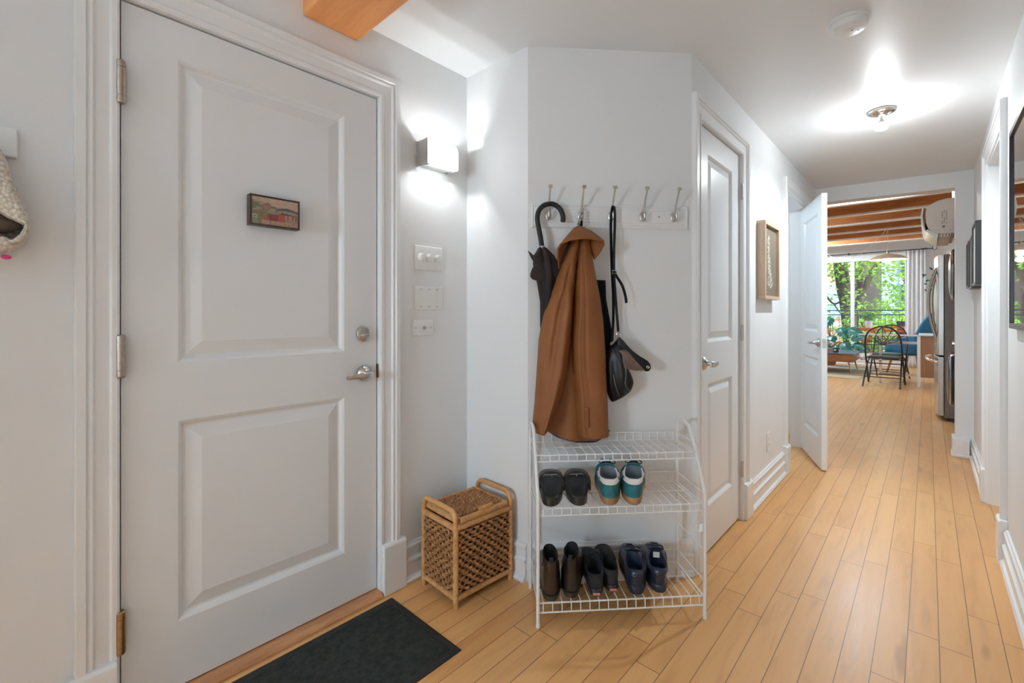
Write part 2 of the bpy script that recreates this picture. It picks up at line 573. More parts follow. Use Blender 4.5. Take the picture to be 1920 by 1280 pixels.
# door casings and plinth blocks
def casing(n, f, u0, u1, zt):
    mb = MB()
    sweep_profile(mb, [(u0, 0.0), (u0, zt), (u1, zt), (u1, 0.0)], CASING, f)
    return structure(mb.build('trim_%d' % n, M['trim'], angle=22))
def plinth(n, f, u0, u1, h=0.2):
    mb = MB()
    mb.rings([[f(u0, 0, 0), f(u1, 0, 0), f(u1, 0, 0.032), f(u0, 0, 0.032)], [f(u0, h - 0.01, 0), f(u1, h - 0.01, 0), f(u1, h - 0.01, 0.032), f(u0, h - 0.01, 0.032)],
              [f(u0, h, 0), f(u1, h, 0), f(u1, h, 0.024), f(u0, h, 0.024)]])
    return structure(mb.build('trim_%d' % n, M['trim'], smooth=False, bevel=0.003))
casing(1, F_ENTRY, OU0, OU1, OZ)
plinth(2, F_ENTRY, 0.085, 0.190, 0.20)
plinth(3, F_ENTRY, 1.014, 1.122, 0.205)
casing(4, F_HALL, 2.11, 2.735, 2.035)
plinth(5, F_HALL, 2.745, 2.866, 0.2)
plinth(6, F_HALL, 2.03, 2.104, 0.2)
casing(7, F_HALL, 3.835, 4.575, 2.05)
plinth(8, F_HALL, 3.715, 3.83, 0.2)
plinth(9, F_HALL, 4.58, 4.695, 0.2)
FR2 = F_RIGHT
casing(10, FR2, 3.17, 3.985, 2.055)
plinth(11, FR2, 3.06, 3.165, 0.2)
plinth(12, FR2, 3.99, 4.096, 0.2)
# jamb linings of the two open doorways
mb = MB()
mb.box(-0.89, -0.768, 3.835, 3.85, 0, 2.05)
mb.box(-0.89, -0.768, 4.56, 4.575, 0, 2.05)
mb.box(-0.89, -0.768, 3.85, 4.56, 2.035, 2.05)
structure(mb.build('trim_13', M['trim'], smooth=False))
mb = MB()
mb.box(0.268, 0.392, 3.17, 3.185, 0, 2.055)
mb.box(0.268, 0.392, 3.97, 3.985, 0, 2.055)
mb.box(0.268, 0.392, 3.185, 3.97, 2.04, 2.055)
mb.box(0.335, 0.36, 3.945, 3.97, 0, 2.04)
structure(mb.build('trim_14', M['trim'], smooth=False))
# entry door threshold: worn oak strip with a rounded nose
mb = MB()
prof = [(-0.06, 0.0), (-0.06, 0.022), (-0.01, 0.022), (0.014, 0.020), (0.028, 0.014), (0.034, 0.006), (0.034, 0.0)]
mb.rings([[(-1.66 + t, OU0 + 0.001, z) for t, z in prof], [(-1.66 + t, OU1 - 0.001, z) for t, z in prof]])
structure(mb.build('trim_15', M['threshold'], angle=30))

# ------------------------------------------------------------------ front door
def hinge(parent, x, y, z0, z1, r, mat, n=(1, 0, 0)):
    h = MB()
    L = z1 - z0
    prof = [(r * 0.75, 0), (r * 0.98, 0.003), (r, 0.006), (r, L * 0.16), (r * 0.86, L * 0.165), (r * 0.86, L * 0.175), (r, L * 0.18), (r, L * 0.82),
            (r * 0.86, L * 0.825), (r * 0.86, L * 0.835), (r, L * 0.84), (r, L - 0.006), (r * 0.98, L - 0.003), (r * 0.7, L)]
    h.lathe(prof, 20, (x, y, z0))
    return h.build('hinge', mat, parent)
mb = MB()
panel_face(mb, F_ENTRY, 0.2018, 1.0012, 0.027, 2.0285, [(0.333, 0.863, 0.222, 0.827), (0.333, 0.863, 1.003, 1.917)], -0.010)
d = F_ENTRY
mb.rings([[d(0.2018, 0.027, -0.010), d(1.0012, 0.027, -0.010), d(1.0012, 2.0285, -0.010), d(0.2018, 2.0285, -0.010)],
          [d(0.2018, 0.027, -0.055), d(1.0012, 0.027, -0.055), d(1.0012, 2.0285, -0.055), d(0.2018, 2.0285, -0.055)]], True, False, True)
door1 = structure(mb.build('door_1', M['door'], smooth=False))
mb = MB()
mb.box(-1.735, -1.716, OU0 - 0.003, OU1 + 0.003, 0.0, OZ + 0.003)  # dark sheet behind the door, standing in for shade in its gap
mb.build('gap_shade_sheet', M['gap_shade'], door1, smooth=False)
plabel(hinge(door1, -1.652, 0.1985, 1.733, 1.853, 0.0115, M['hinge']), 'top bronze hinge')
plabel(hinge(door1, -1.652, 0.1985, 0.972, 1.092, 0.0115, M['hinge']), 'middle bronze hinge')
plabel(hinge(door1, -1.652, 0.1985, 0.206, 0.326, 0.0115, M['bronze']), 'bottom tarnished brass hinge')
# deadbolt
mb = MB()
mb.lathe([(0.030, 0), (0.0315, 0.004), (0.031, 0.009), (0.027, 0.0125), (0.012, 0.0135), (0.001, 0.0137)], 36, (-1.670, 0.943, 1.070), (1, 0, 0))
db = plabel(mb.build('deadbolt', M['nickel'], door1), 'round nickel deadbolt')
mb = MB()
mb.rings([[(-1.656, 0.943 + a * 0.019, 1.066 + b * 0.0035) for a, b in ((-1, -1), (1, -1), (1, 1), (-1, 1))],
          [(-1.648, 0.943 + a * 0.016, 1.066 + b * 0.003) for a, b in ((-1, -1), (1, -1), (1, 1), (-1, 1))],
          [(-1.640, 0.943 + a * 0.012, 1.067 + b * 0.002) for a, b in ((-1, -1), (1, -1), (1, 1), (-1, 1))]])
mb.build('thumb_turn', M['nickel'], db, bevel=0.0015)
def lever(parent, cx, cy, cz, nx, dirs, mat, ln=0.105, drop=-0.012):
    """rose and lever; nx = normal direction along X (+1/-1), dirs = lever direction along Y"""
    a = MB()
    a.lathe([(0.030, 0), (0.032, 0.004), (0.031, 0.012), (0.024, 0.020), (0.014, 0.026), (0.011, 0.030), (0.011, 0.044)], 32, (cx, cy, cz), (nx, 0, 0))
    h = a.build('lever_handle', mat, parent)
    b = MB()
    rg = []
    for i in range(13):
        t = i / 12
        hh = lerp(0.0145, 0.0085, t) * (1.0 if 0 < i < 12 else 0.8)
        th = lerp(0.009, 0.006, t) * (1.0 if 0 < i < 12 else 0.6)
        x = cx + nx * (0.046 + 0.010 * math.sin(PI * min(t * 1.4, 1)))
        y = cy + dirs * (-0.016 + t * ln)
        z = cz + drop * t * t - 0.002
        rg.append([(x + nx * th * math.cos(q), y, z + hh * math.sin(q)) for q in [2 * PI * k / 14 for k in range(14)]])
    b.rings(rg)
    b.build('lever', mat, h)
    return h
plabel(lever(door1, -1.670, 0.943, 0.912, 1, -1, M['nickel'], 0.110, -0.004), 'nickel lever handle')
mb = MB()
mb.box(-1.675, -1.6605, 1.0035, 1.0062, 0.89, 0.945)
mb.build('latch_bolt', M['bronze'], door1, smooth=False)

# closet door
mb = MB()
DC = F_HALL
panel_face(mb, DC, 2.113, 2.732, 0.012, 2.030, [(2.245, 2.612, 0.225, 0.815), (2.245, 2.612, 1.012, 1.915)], -0.010)
mb.rings([[DC(a, b, -0.010) for a, b in ((2.113, 0.012), (2.732, 0.012), (2.732, 2.03), (2.113, 2.03))],
          [DC(a, b, -0.048) for a, b in ((2.113, 0.012), (2.732, 0.012), (2.732, 2.03), (2.113, 2.03))]], True, False, True)
door2 = structure(mb.build('door_2', M['door'], smooth=False))
mb = MB()
mb.box(-0.845, -0.835, 2.108, 2.737, 0.0, 2.036)  # dark sheet that paints the shade around the closet door
mb.build('closet_gap_shade', M['gap_shade'], door2, smooth=False)
for z, nm in ((1.785, 'top'), (1.00, 'middle'), (0.24, 'bottom')):
    plabel(hinge(door2, -0.764, 2.737, z, z + 0.09, 0.007, M['nickel']), nm + ' nickel butt hinge')
plabel(lever(door2, -0.780, 2.165, 0.920, 1, 1, M['nickel'], 0.105, -0.002), 'nickel lever handle')

# bathroom door, standing open into the hallway: local x along the leaf from the hinge, local y = its hall side
hx, hy, tx, ty = -0.792, 4.560, -0.556, 3.975
dl = math.hypot(tx - hx, ty - hy)
mb = MB()
fA = lambda u, z, t: (u, t, z)
pan = [(0.105, dl - 0.105, 0.225, 0.815), (0.105, dl - 0.105, 1.012, 1.905)]
panel_face(mb, fA, 0, dl, 0.012, 2.028, pan, -0.0175, -1)
panel_face(mb, fA, 0, dl, 0.012, 2.028, pan, 0.0175, 1)
for a, b in (((0, 0.012), (0, 2.028)), ((0, 2.028), (dl, 2.028)), ((dl, 2.028), (dl, 0.012)), ((dl, 0.012), (0, 0.012))):
    mb.f([mb.v((a[0], -0.0175, a[1])), mb.v((b[0], -0.0175, b[1])), mb.v((b[0], 0.0175, b[1])), mb.v((a[0], 0.0175, a[1]))])
bmesh.ops.remove_doubles(mb.bm, verts=mb.bm.verts[:], dist=1e-5)
door3 = structure(mb.build('door_3', M['door'], smooth=False))
door3.location = (hx, hy, 0)
door3.rotation_euler = (0, 0, math.atan2(ty - hy, tx - hx))
for sd in (-1, 1):
    a = MB()
    a.lathe([(0.030, 0), (0.032, 0.004), (0.031, 0.010), (0.014, 0.022), (0.011, 0.030), (0.011, 0.044)], 28, (dl - 0.065, sd * 0.0175, 0.935), (0, sd, 0))
    h = plabel(a.build('lever_handle', M['nickel'], door3), 'nickel lever handle')
    b = MB()
    b.tube([(dl - 0.055, sd * 0.062, 0.935), (dl - 0.085, sd * 0.068, 0.934), (dl - 0.12, sd * 0.068, 0.932), (dl - 0.165, sd * 0.064, 0.929)], [0.011, 0.010, 0.009, 0.007], 10)
    b.build('lever', M['nickel'], h)
mb = MB()
mb.box(dl - 0.001, dl + 0.0015, -0.013, 0.013, 0.90, 0.965)
mb.box(dl + 0.001, dl + 0.010, -0.006, 0.006, 0.922, 0.946)
plabel(mb.build('latch_plate', M['chrome'], door3, smooth=False), 'steel latch plate on the edge')

# ------------------------------------------------------------------ window at the far end
mb = MB()
FW = 0.065
def wbar(x0, x1, z0, z1, y0=WY - 0.005, y1=WY + 0.10):
    mb.box(x0, x1, y0, y1, z0, z1)
wbar(WX0, WX1, WZ1 - FW, WZ1)
wbar(WX0, WX1, WZ0, WZ0 + 0.055)
wbar(WX0, WX0 + FW, WZ0 + 0.055, WZ1 - FW)
wbar(WX1 - FW, WX1, WZ0 + 0.055, WZ1 - FW)
win = structure(mb.build('window_1', M['trim'], smooth=False, bevel=0.004))
mb = MB()
mb.box(-1.315, -1.245, WY + 0.02, WY + 0.08, WZ0 + 0.055, WZ1 - FW)
mb.build('mullion', M['trim'], win, smooth=False, bevel=0.004)
for x0, x1 in ((WX0 + FW, -1.315), (-1.245, WX1 - FW)):
    mb = MB()
    mb.box(x0, x1, WY + 0.047, WY + 0.051, WZ0 + 0.055, WZ1 - FW)
    mb.build('pane', M['glass'], win, smooth=False)
mb = MB()
mb.box(WX0 - 0.06, WX1 + 0.06, WY - 0.045, WY, WZ0 - 0.03, WZ0)
mb.build('sill', M['trim'], win, smooth=False, bevel=0.004)
mb = MB()
sweep_profile(mb, [(WX0, WZ0), (WX0, WZ1), (WX1, WZ1), (WX1, WZ0)], [(0, 0), (0, 0.012), (0.07, 0.018), (0.09, 0.018), (0.09, 0)], lambda u, z, t: (u, WY - t, z))
structure(mb.build('trim_16', M['trim'], smooth=False))

# ------------------------------------------------------------------ beams
mb = MB()
mb.box(-1.66, 0.27, 0.700, 0.912, 2.222, 2.30)
tag(mb.build('ceiling_beam', M['beam'], smooth=False, bevel=0.004), 'orange varnished wooden beam crossing the ceiling above the front door', 'beam')
ordn = ['first', 'second', 'third', 'fourth', 'fifth', 'sixth', 'seventh']
M['joist_glare'] = plain('joist_underside_glare', (0.74, 0.69, 0.64), 0.45, var=0.05, scale=8)  # pale colour standing in for window glare on joist undersides
for k in range(7):
    y = 6.70 + 0.9 * k + 0.02
    t = thing('ceiling_joist', 'exposed orange pine joist, the %s beyond the end of the hallway' % ordn[k], 'joist', (0, y, 0), 0, 'exposed joists over the living room')
    mb = MB()
    mb.box(-3.7, 1.3, 0.0, 0.09, 2.655, 2.95)
    mb.build('timber', M['joist'], t, smooth=False, bevel=0.004)
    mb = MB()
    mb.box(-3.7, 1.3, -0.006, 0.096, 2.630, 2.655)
    plabel(mb.build('glare_strip', M['joist_glare'], t, smooth=False, bevel=0.003), 'pale strip standing in for window glare under the joist')
# ================================================================== ENTRY OBJECTS
# ---- door mat
M['mat_pile'] = plain('black_green_carpet_pile', (0.0125, 0.0155, 0.012), 0.95, var=0.75, scale=60, bump=0.9, bscale=420)
M['rubber'] = plain('black_rubber_edge', (0.011, 0.011, 0.011), 0.65, var=0.2, bump=0.2)
mat_o = thing('door_mat', 'black rubber-edged door mat on the floor in front of the white front door', 'mat', (-1.388, 0.655, 0))
mb = MB()
mb.rings([[(a * 0.212, b * 0.375, 0.0) for a, b in ((-1, -1), (1, -1), (1, 1), (-1, 1))], [(a * 0.212, b * 0.375, 0.003) for a, b in ((-1, -1), (1, -1), (1, 1), (-1, 1))],
          [(a * 0.204, b * 0.367, 0.006) for a, b in ((-1, -1), (1, -1), (1, 1), (-1, 1))]])
mb.build('rubber_border', M['rubber'], mat_o, smooth=False)
mb = MB()
mb.grid(lambda u, v: (lerp(-0.186, 0.186, u), lerp(-0.349, 0.349, v), 0.0075 + (0.0015 * random.random() if 0 < u < 1 and 0 < v < 1 else -0.002)), 70, 130)
mb.build('carpet_pile', M['mat_pile'], mat_o)

# ---- small painting hung on the front door
def color_attr_mat(name, rough=0.5):
    t = NT(name)
    a = t.n('Attribute', None, attribute_name='paint')
    nz = t.n('TexNoise', {'Vector': t.coords(), 'Scale': 400.0})
    c = t.mix(t.math('MULTIPLY', nz.outputs[0], 0.12), a.outputs['Color'], (0.5, 0.45, 0.4))
    return t.surf(Base_Color=c, Roughness=rough)
def painted_panel(fn, nu, nv, colour, name, mat, parent):
    mb = MB()
    mb.grid(fn, nu, nv)
    bm = mb.bm
    bm.faces.ensure_lookup_table()
    ca = []
    for j in range(nv):
        for i in range(nu):
            ca.append(colour((i + 0.5) / nu, (j + 0.5) / nv))
    me = bpy.data.meshes.new(name)
    bm.to_mesh(me)
    bm.free()
    at = me.color_attributes.new('paint', 'FLOAT_COLOR', 'CORNER')
    for p in me.polygons:
        for li in p.loop_indices:
            at.data[li].color = (*ca[p.index], 1)
    o = bpy.data.objects.new(name, me)
    me.materials.append(mat)
    COL.objects.link(o)
    o.parent = parent
    return o
def hsh(a, b, s=0.0):
    x = math.sin(a * 127.1 + b * 311.7 + s * 74.7) * 43758.5453
    return x - math.floor(x)
def village(u, v):
    """loose painting: cream sky, wooded hills, a bay, a street of red houses"""
    n = hsh(round(u * 60), round(v * 36)) - 0.5
    m = hsh(round(u * 17), round(v * 12), 3) - 0.5
    hill = 0.86 - 0.18 * u - 0.25 * max(0, u - 0.32) * 2 + 0.02 * math.sin(u * 40)
    far = 0.60 + 0.04 * math.sin(u * 9 + 1) - 0.05 * u + 0.1
    c = (0.55, 0.38, 0.27)
    if v < far and u > 0.45:
        c = (0.09, 0.085, 0.075)
    if v < far - 0.09:
        c = (0.30, 0.26, 0.20)
    if u < 0.56 and v < hill and v > 0.45:
        c = (0.17, 0.16, 0.085) if m < 0.1 else (0.33, 0.29, 0.17)
        if (u - 0.30) ** 2 + (v - 0.66) ** 2 < 0.012 and n > -0.2:
            c = (0.33, 0.13, 0.11)
    if v < 0.50:
        c = (0.28, 0.22, 0.15)
    if v < 0.48 and u < 0.34:
        c = (0.25, 0.20, 0.085) if n < 0.2 else (0.12, 0.10, 0.05)
    if 0.34 < u < 0.56 and 0.17 < v < 0.42:
        c = (0.22, 0.015, 0.015)
    if 0.56 < u < 0.71 and 0.17 < v < 0.47:
        c = (0.42, 0.055, 0.025)
    if 0.71 < u < 0.98 and 0.27 < v < 0.44:
        c = (0.26, 0.06, 0.05) if hsh(round(u * 26), 1) > 0.4 else (0.42, 0.24, 0.18)
    if 0.62 < u < 0.98 and 0.44 < v < 0.52 - (u - 0.62) * 0.2:
        c = (0.06, 0.025, 0.02)
    if 0.2 < u < 0.36 and 0.13 < v < 0.27:
        c = (0.42, 0.06, 0.03)
    if v < 0.17 and u > 0.2:
        c = (0.40, 0.25, 0.17)
    if u < 0.13 and v < 0.36:
        c = (0.42, 0.36, 0.25) if v > 0.2 else (0.24, 0.26, 0.17)
    if 0.05 < u < 0.075 and 0.24 < v < 0.30 or abs(u - 0.385) < 0.008 and v < 0.34:
        c = (0.05, 0.03, 0.02)
    return tuple(max(0.01, 0.75 * x * (1 + 0.4 * n)) for x in c)
M['paint'] = color_attr_mat('oil_paint_on_board')
M['frame_dark'] = plain('dark_brown_wood_frame', (0.035, 0.018, 0.012), 0.4, var=0.3)
pt = thing('small_painting', 'small dark-framed painting of red village houses hung on the front door', 'painting', (-1.6625, 0.599, 1.494))
mb = MB()
hw, hh = 0.080, 0.0505
mb.box(-0.002, 0.028, -hw, hw, -hh, -hh + 0.006)
mb.box(-0.002, 0.028, -hw, hw, hh - 0.006, hh)
mb.box(-0.002, 0.028, -hw, -hw + 0.006, -hh + 0.006, hh - 0.006)
mb.box(-0.002, 0.028, hw - 0.006, hw, -hh + 0.006, hh - 0.006)
mb.box(-0.006, 0.020, -hw + 0.004, hw - 0.004, -hh + 0.004, hh - 0.004)
mb.build('frame', M['frame_dark'], pt, smooth=False, bevel=0.001)
painted_panel(lambda u, v: (0.0265, lerp(-hw + 0.006, hw - 0.006, u), lerp(-hh + 0.006, hh - 0.006, v)), 80, 48, village, 'painted_panel', M['paint'], pt)

# ---- wall plates
def wall_plate(name, label, y0, y1, z0, z1, screws, cat):
    t = thing(name, label, cat, (-1.66, (y0 + y1) / 2, z0))
    w, h = (y1 - y0) / 2, z1 - z0
    mb = MB()
    def rc(i, x):
        return [(x, a * (w - i), b) for a, b in ((-1, i), (1, i), (1, h - i), (-1, h - i))]
    mb.rings([rc(0, 0), rc(0, 0.003), rc(0.002, 0.0052), rc(0.006, 0.0066)], True, True, True)
    mb.build('plate', M['white_plastic'], t, bevel=0.0008, angle=30)
    for (u, z) in screws:
        s = MB()
        s.lathe([(0.0028, 0), (0.0026, 0.0012), (0.0005, 0.0016)], 12, (0.0065, u, z - z0), (1, 0, 0))
        s.build('screw', M['grey_slot'] if name != 'dimmer_plate' else M['white_plastic'], t)
    return t
dm = wall_plate('dimmer_plate', 'white three-gang dimmer switch plate with three round knobs', 1.181, 1.333, 1.344, 1.452, [(u, z) for u in (-0.045, 0, 0.045) for z in (1.361, 1.431)], 'light switch')
for u, r in ((-0.045, 0.3), (0.0, 0.2), (0.045, -0.6)):
    mb = MB()
    mb.lathe([(0.0175, 0), (0.0175, 0.003), (0.0165, 0.006), (0.0155, 0.016), (0.013, 0.019), (0.001, 0.0195)], 28, (0.0065, u, 0.056), (1, 0, 0))
    k = mb.build('dimmer_knob', M['white_plastic'], dm)
    mb = MB()
    c, s = math.cos(r), math.sin(r)
    mb.tube([(0.0262, u - 0.011 * c, 0.056 - 0.011 * s), (0.0262, u + 0.011 * c, 0.056 + 0.011 * s)], 0.0012, 6)
    mb.build('pointer_mark', M['white_plastic'], k)
wall_plate('blank_plate', 'white blank three-gang wall plate between the dimmer plate and the doorbell plate', 1.181, 1.333, 1.167, 1.273, [(u, z) for u in (-0.045, 0, 0.045) for z in (1.181, 1.259)], 'wall plate')
bp = wall_plate('button_plate', 'small horizontal white wall plate with one round push button', 1.170, 1.281, 1.052, 1.123, [(-0.040, 1.0875), (0.040, 1.0875)], 'wall plate')
mb = MB()
mb.lathe([(0.0085, 0), (0.0085, 0.002), (0.006, 0.004), (0.0055, 0.010), (0.0045, 0.0115), (0.0005, 0.012)], 20, (0.0065, 0.004, 0.0355), (1, 0, 0))
mb.build('push_button', M['nickel'], bp)

# ---- sconce: metal back box, bulb, frosted glass shield held by clips
M['frosted'] = emit('lit_frosted_glass', (0.93, 0.97, 1.0), 4.0)
M['bulb'] = emit('lit_bulb_glass', (1.0, 0.96, 0.88), 9.0)
sc = thing('wall_sconce', 'lit white frosted glass wall sconce above the switches', 'wall lamp', (-1.66, 1.287, 1.795))
mb = MB()
mb.box(0.0, 0.034, -0.072, 0.066, 0.008, 0.105)
mb.build('back_box', M['white_plastic'], sc, bevel=0.004)
mb = MB()
def sconce_outline():
    p = [(-0.094, 0.0), (0.066, 0.0), (0.074, 0.008), (0.074, 0.080)]
    for k in range(1, 7):
        a = PI / 2 * k / 6
        p.append((0.074 - 0.032 * (1 - math.cos(a)), 0.080 + 0.032 * math.sin(a)))
    p += [(-0.094, 0.112)]
    return p
mb.prism(sconce_outline(), lambda u, v, d: (d, u, v), 0.080, 0.086)
mb.build('glass_shield', M['frosted'], sc, bevel=0.0015)
mb = MB()
for b_ in ((0.034, 0.082, -0.080, -0.072, 0.001, 0.007), (0.034, 0.082, 0.050, 0.058, 0.001, 0.007), (0.0, 0.080, -0.093, -0.0905, 0.0, 0.112), (0.0, 0.0795, 0.069, 0.072, 0.002, 0.094)):
    mb = MB()
    mb.box(*b_)
    mb.build('metal_clip', M['chrome'], sc, smooth=False, bevel=0.001)
mb = MB()
mb.tube([(0.057, -0.045, 0.052), (0.057, 0.040, 0.052)], 0.006, 10)
mb.build('bulb', M['bulb'], sc)
for y in (-0.035, 0.030):
    new_light('POINT', 'sconce_light', (0.057, y, 0.052), P_SCONCE, (0.94, 0.97, 0.98), 0.012, parent=sc)

# ---- hallway ceiling spot
sp = thing('ceiling_spotlight', 'lit small chrome ceiling spotlight in the hallway', 'ceiling lamp', (-0.194, 3.312, 2.30))
mb = MB()
mb.lathe([(0.060, 0.0), (0.066, -0.003), (0.066, -0.010), (0.060, -0.016), (0.046, -0.018), (0.040, -0.012), (0.014, -0.012), (0.013, -0.020)], 40)
mb.build('canopy', M['chrome'], sp)
mb = MB()
mb.tube([(0, 0, -0.012), (0.0, 0, -0.055)], 0.0075, 14)
mb.lathe([(0.010, -0.055), (0.012, -0.060), (0.012, -0.068), (0.010, -0.070)], 18)
mb.build('stem', M['nickel'], sp)
mb = MB()
mb.lathe([(0.010, -0.070), (0.012, -0.076), (0.020, -0.088), (0.027, -0.100), (0.028, -0.106), (0.024, -0.109), (0.001, -0.1095)], 28)
mb.build('reflector_bulb', M['bulb'], sp)
new_light('SPOT', 'spot_light', (0, 0, -0.115), P_SPOT, (0.80, 0.92, 1.0), 0.025, parent=sp, spot_size=R(165), spot_blend=0.7)
new_light('POINT', 'spot_glow', (0, 0, -0.14), 8.0, (0.9, 0.96, 1.0), 0.03, parent=sp)
# ---- smoke detector
sd = thing('smoke_detector', 'round white smoke detector on the hallway ceiling', 'smoke detector', (-0.232, 2.215, 2.30))
mb = MB()
mb.lathe([(0.071, 0.0), (0.072, -0.006), (0.066, -0.009), (0.066, -0.012)], 44)
mb.build('base_ring', M['white_plastic'], sd)
mb = MB()
mb.lathe([(0.063, -0.010), (0.063, -0.024), (0.060, -0.033), (0.050, -0.037), (0.001, -0.038)], 44)
for k in (0.0, 0.013):
    mb.box(-0.04, 0.03, -0.030 - k, -0.027 - k, -0.0388, -0.0365)
cv = mb.build('cover', M['white_plastic'], sd, angle=30)
mb = MB()
mb.lathe([(0.010, -0.037), (0.009, -0.0395), (0.001, -0.040)], 16, (-0.006, -0.006, 0))
mb.build('test_button', M['white_plastic'], sd)
for x, y in ((0.012, 0.004), (0.030, 0.018)):
    mb = MB()
    mb.lathe([(0.0035, -0.036), (0.003, -0.0385), (0.0005, -0.039)], 10, (x, y, 0))
    mb.build('indicator', M['dark_plastic'] if x < 0.02 else M['chrome'], sd)

# ---- bathroom lamp, plus added fill lamps behind the camera and in other rooms
M['opal'] = emit('lit_opal_glass', (1.0, 0.97, 0.92), 3.0)
def dome_lamp(label, loc, power, r=0.16, col=None):
    t = thing('dome_ceiling_lamp', label, 'ceiling lamp', loc)
    mb = MB()
    mb.lathe([(r * 0.8, 0.0), (r * 0.86, -0.012), (r * 0.84, -0.022), (r * 0.7, -0.024)], 36)
    mb.build('canopy', M['nickel'], t)
    mb = MB()
    mb.lathe([(r * 0.80, -0.020), (r, -0.026), (r * 0.96, -0.055), (r * 0.78, -0.085), (r * 0.42, -0.104), (0.001, -0.110)], 36, cap=False)
    mb.build('opal_shade', M['opal'], t)
    new_light('POINT', 'lamp_light', (0, 0, -0.20), power, col or LAMP_COL, 0.10, parent=t)
    return t
gl_ = thing('fill_lamp', 'added paper globe fill lamp, unseen in the entry behind the viewpoint', 'floor lamp', (-1.00, -2.20, 0))  # added lamp out of view, brightens the entry and coat wall
mb = MB()
mb.lathe([(0.14, 0.0), (0.14, 0.015), (0.012, 0.028), (0.010, 1.02)], 28)
mb.build('stand', M['nickel'], gl_)
M['paper'] = emit('fill_lamp_paper', LAMP_COL, P_ENTRY)
mb = MB()
mb.sphere((0, 0, 1.20), 0.19, 28)
mb.build('paper_globe', M['paper'], gl_)
wd = thing('light_blocker', 'added walnut cupboard behind the viewpoint that shades the left entry wall', 'light_blocker', (-1.66, -1.05, 0))  # added out of view to keep lamp light off the left wall
mb = MB()
M['walnut'] = wood('walnut_veneer', (0.10, 0.05, 0.025), (0.17, 0.09, 0.05), 'Z', 0.5, 5)
mb.box(0.035, 0.23, -0.5, 0.5, 0.0, 2.05)
mb.build('carcass', M['walnut'], wd, smooth=False, bevel=0.004)
for k in (-1, 1):
    mb = MB()
    mb.box(0.23, 0.25, min(0.004 * k, 0.498 * k), max(0.004 * k, 0.498 * k), 0.06, 2.04)
    dr_ = mb.build('door', M['walnut'], wd, smooth=False, bevel=0.003)
    mb = MB()
    mb.lathe([(0.008, 0), (0.007, 0.012), (0.014, 0.022), (0.001, 0.028)], 18, (0.25, 0.05 * k, 1.05), (1, 0, 0))
    mb.build('knob', M['nickel'], dr_)
dome_lamp('lit opal dome lamp on the bathroom ceiling', (-1.55, 3.7, 2.30), P_BATH)
dome_lamp('added opal fill lamp on the ceiling of the room beyond the right doorway', (0.85, 3.6, 2.30), P_SIDE)  # added out of view to light the room past the doorway
dome_lamp('added opal fill lamp on the kitchen ceiling just past the end of the hallway', (-0.6, 7.19, 2.95), P_KITCHEN, 0.15)  # added, hidden above the header, to brighten the living room floor
dome_lamp('added opal fill lamp on the living room ceiling, the one nearer the hallway', (-2.5, 8.6, 2.95), P_LIVING * 0.8, 0.2)  # added out of view to brighten the living room
dome_lamp('added opal fill lamp on the living room ceiling, the one nearer the window', (-2.3, 11.6, 2.95), P_LIVING * 0.7, 0.2)  # added out of view to brighten the curtain and far wall

# ---- hook rail and crocheted pouch at the left edge
hk = thing('hook_rail', 'white wall hook rail at the left edge beside the front door casing', 'hook rail', (-1.66, -0.20, 1.53))
mb = MB()
mb.box(0.0, 0.022, -0.30, 0.205, 0.0, 0.072)
mb.build('rail_board', M['trim'], hk, bevel=0.003)
for y in (-0.20, 0.0, 0.135):
    mb = MB()
    mb.tube(catmull([(0.022, y, 0.03), (0.05, y, 0.022), (0.062, y, 0.034), (0.066, y, 0.052)], 5), 0.005, 8)
    mb.build('hook', M['nickel'], hk)
M['knit'] = None
def knit_mat():
    t = NT('cream_crochet_cotton')
    co = t.coords((1, 1, 1))
    v = t.n('TexVoronoi', {'Vector': co, 'Scale': 125.0})
    c = t.ramp(v.outputs[0], [(0.0, (0.78, 0.72, 0.62)), (0.55, (0.66, 0.59, 0.49)), (1.0, (0.40, 0.34, 0.27))])
    return t.surf(Base_Color=c, Roughness=0.85, Normal=t.bump(t.math('SUBTRACT', 1.0, v.outputs[0]), 0.9, 0.006))
M['knit'] = knit_mat()
M['brown_leather'] = plain('brown_leather', (0.060, 0.036, 0.022), 0.45, var=0.3, scale=40, bump=0.3)
M['pink'] = plain('pink_wool', (0.60, 0.035, 0.16), 0.8, var=0.2, scale=200, bump=0.6)
kp = thing('crochet_pouch', 'cream crocheted pouch hanging from the wall hook at the left edge', 'pouch', (-1.595, -0.075, 1.28))
oy, oz = 0.075, -1.28
outer = [(0.026, 1.362), (0.019, 1.325), (0.006, 1.306), (-0.012, 1.292), (-0.05, 1.284), (-0.10, 1.290), (-0.15, 1.315), (-0.172, 1.355), (-0.165, 1.40), (-0.14, 1.46), (-0.115, 1.51), (-0.085, 1.552),
         (-0.055, 1.55), (-0.030, 1.545), (-0.012, 1.508), (0.006, 1.440), (0.020, 1.395)]
hole = [(0.016, 1.358), (0.008, 1.336), (-0.005, 1.322), (-0.018, 1.328), (-0.05, 1.318), (-0.09, 1.322), (-0.13, 1.340), (-0.145, 1.362), (-0.135, 1.385), (-0.11, 1.402), (-0.085, 1.410), (-0.06, 1.408),
        (-0.045, 1.402), (-0.030, 1.392), (-0.012, 1.378), (0.004, 1.368), (0.013, 1.363)]
outer = catmull([(a, b, 0) for a, b in outer], 4, True)
hole = catmull([(a, b, 0) for a, b in hole], 4, True)
def kr(t, x, base=None):
    return [(x, lerp(a.x, b.x, t) + oy, lerp(a.y, b.y, t) + oz) for a, b in zip(outer, hole)]
mb = MB()
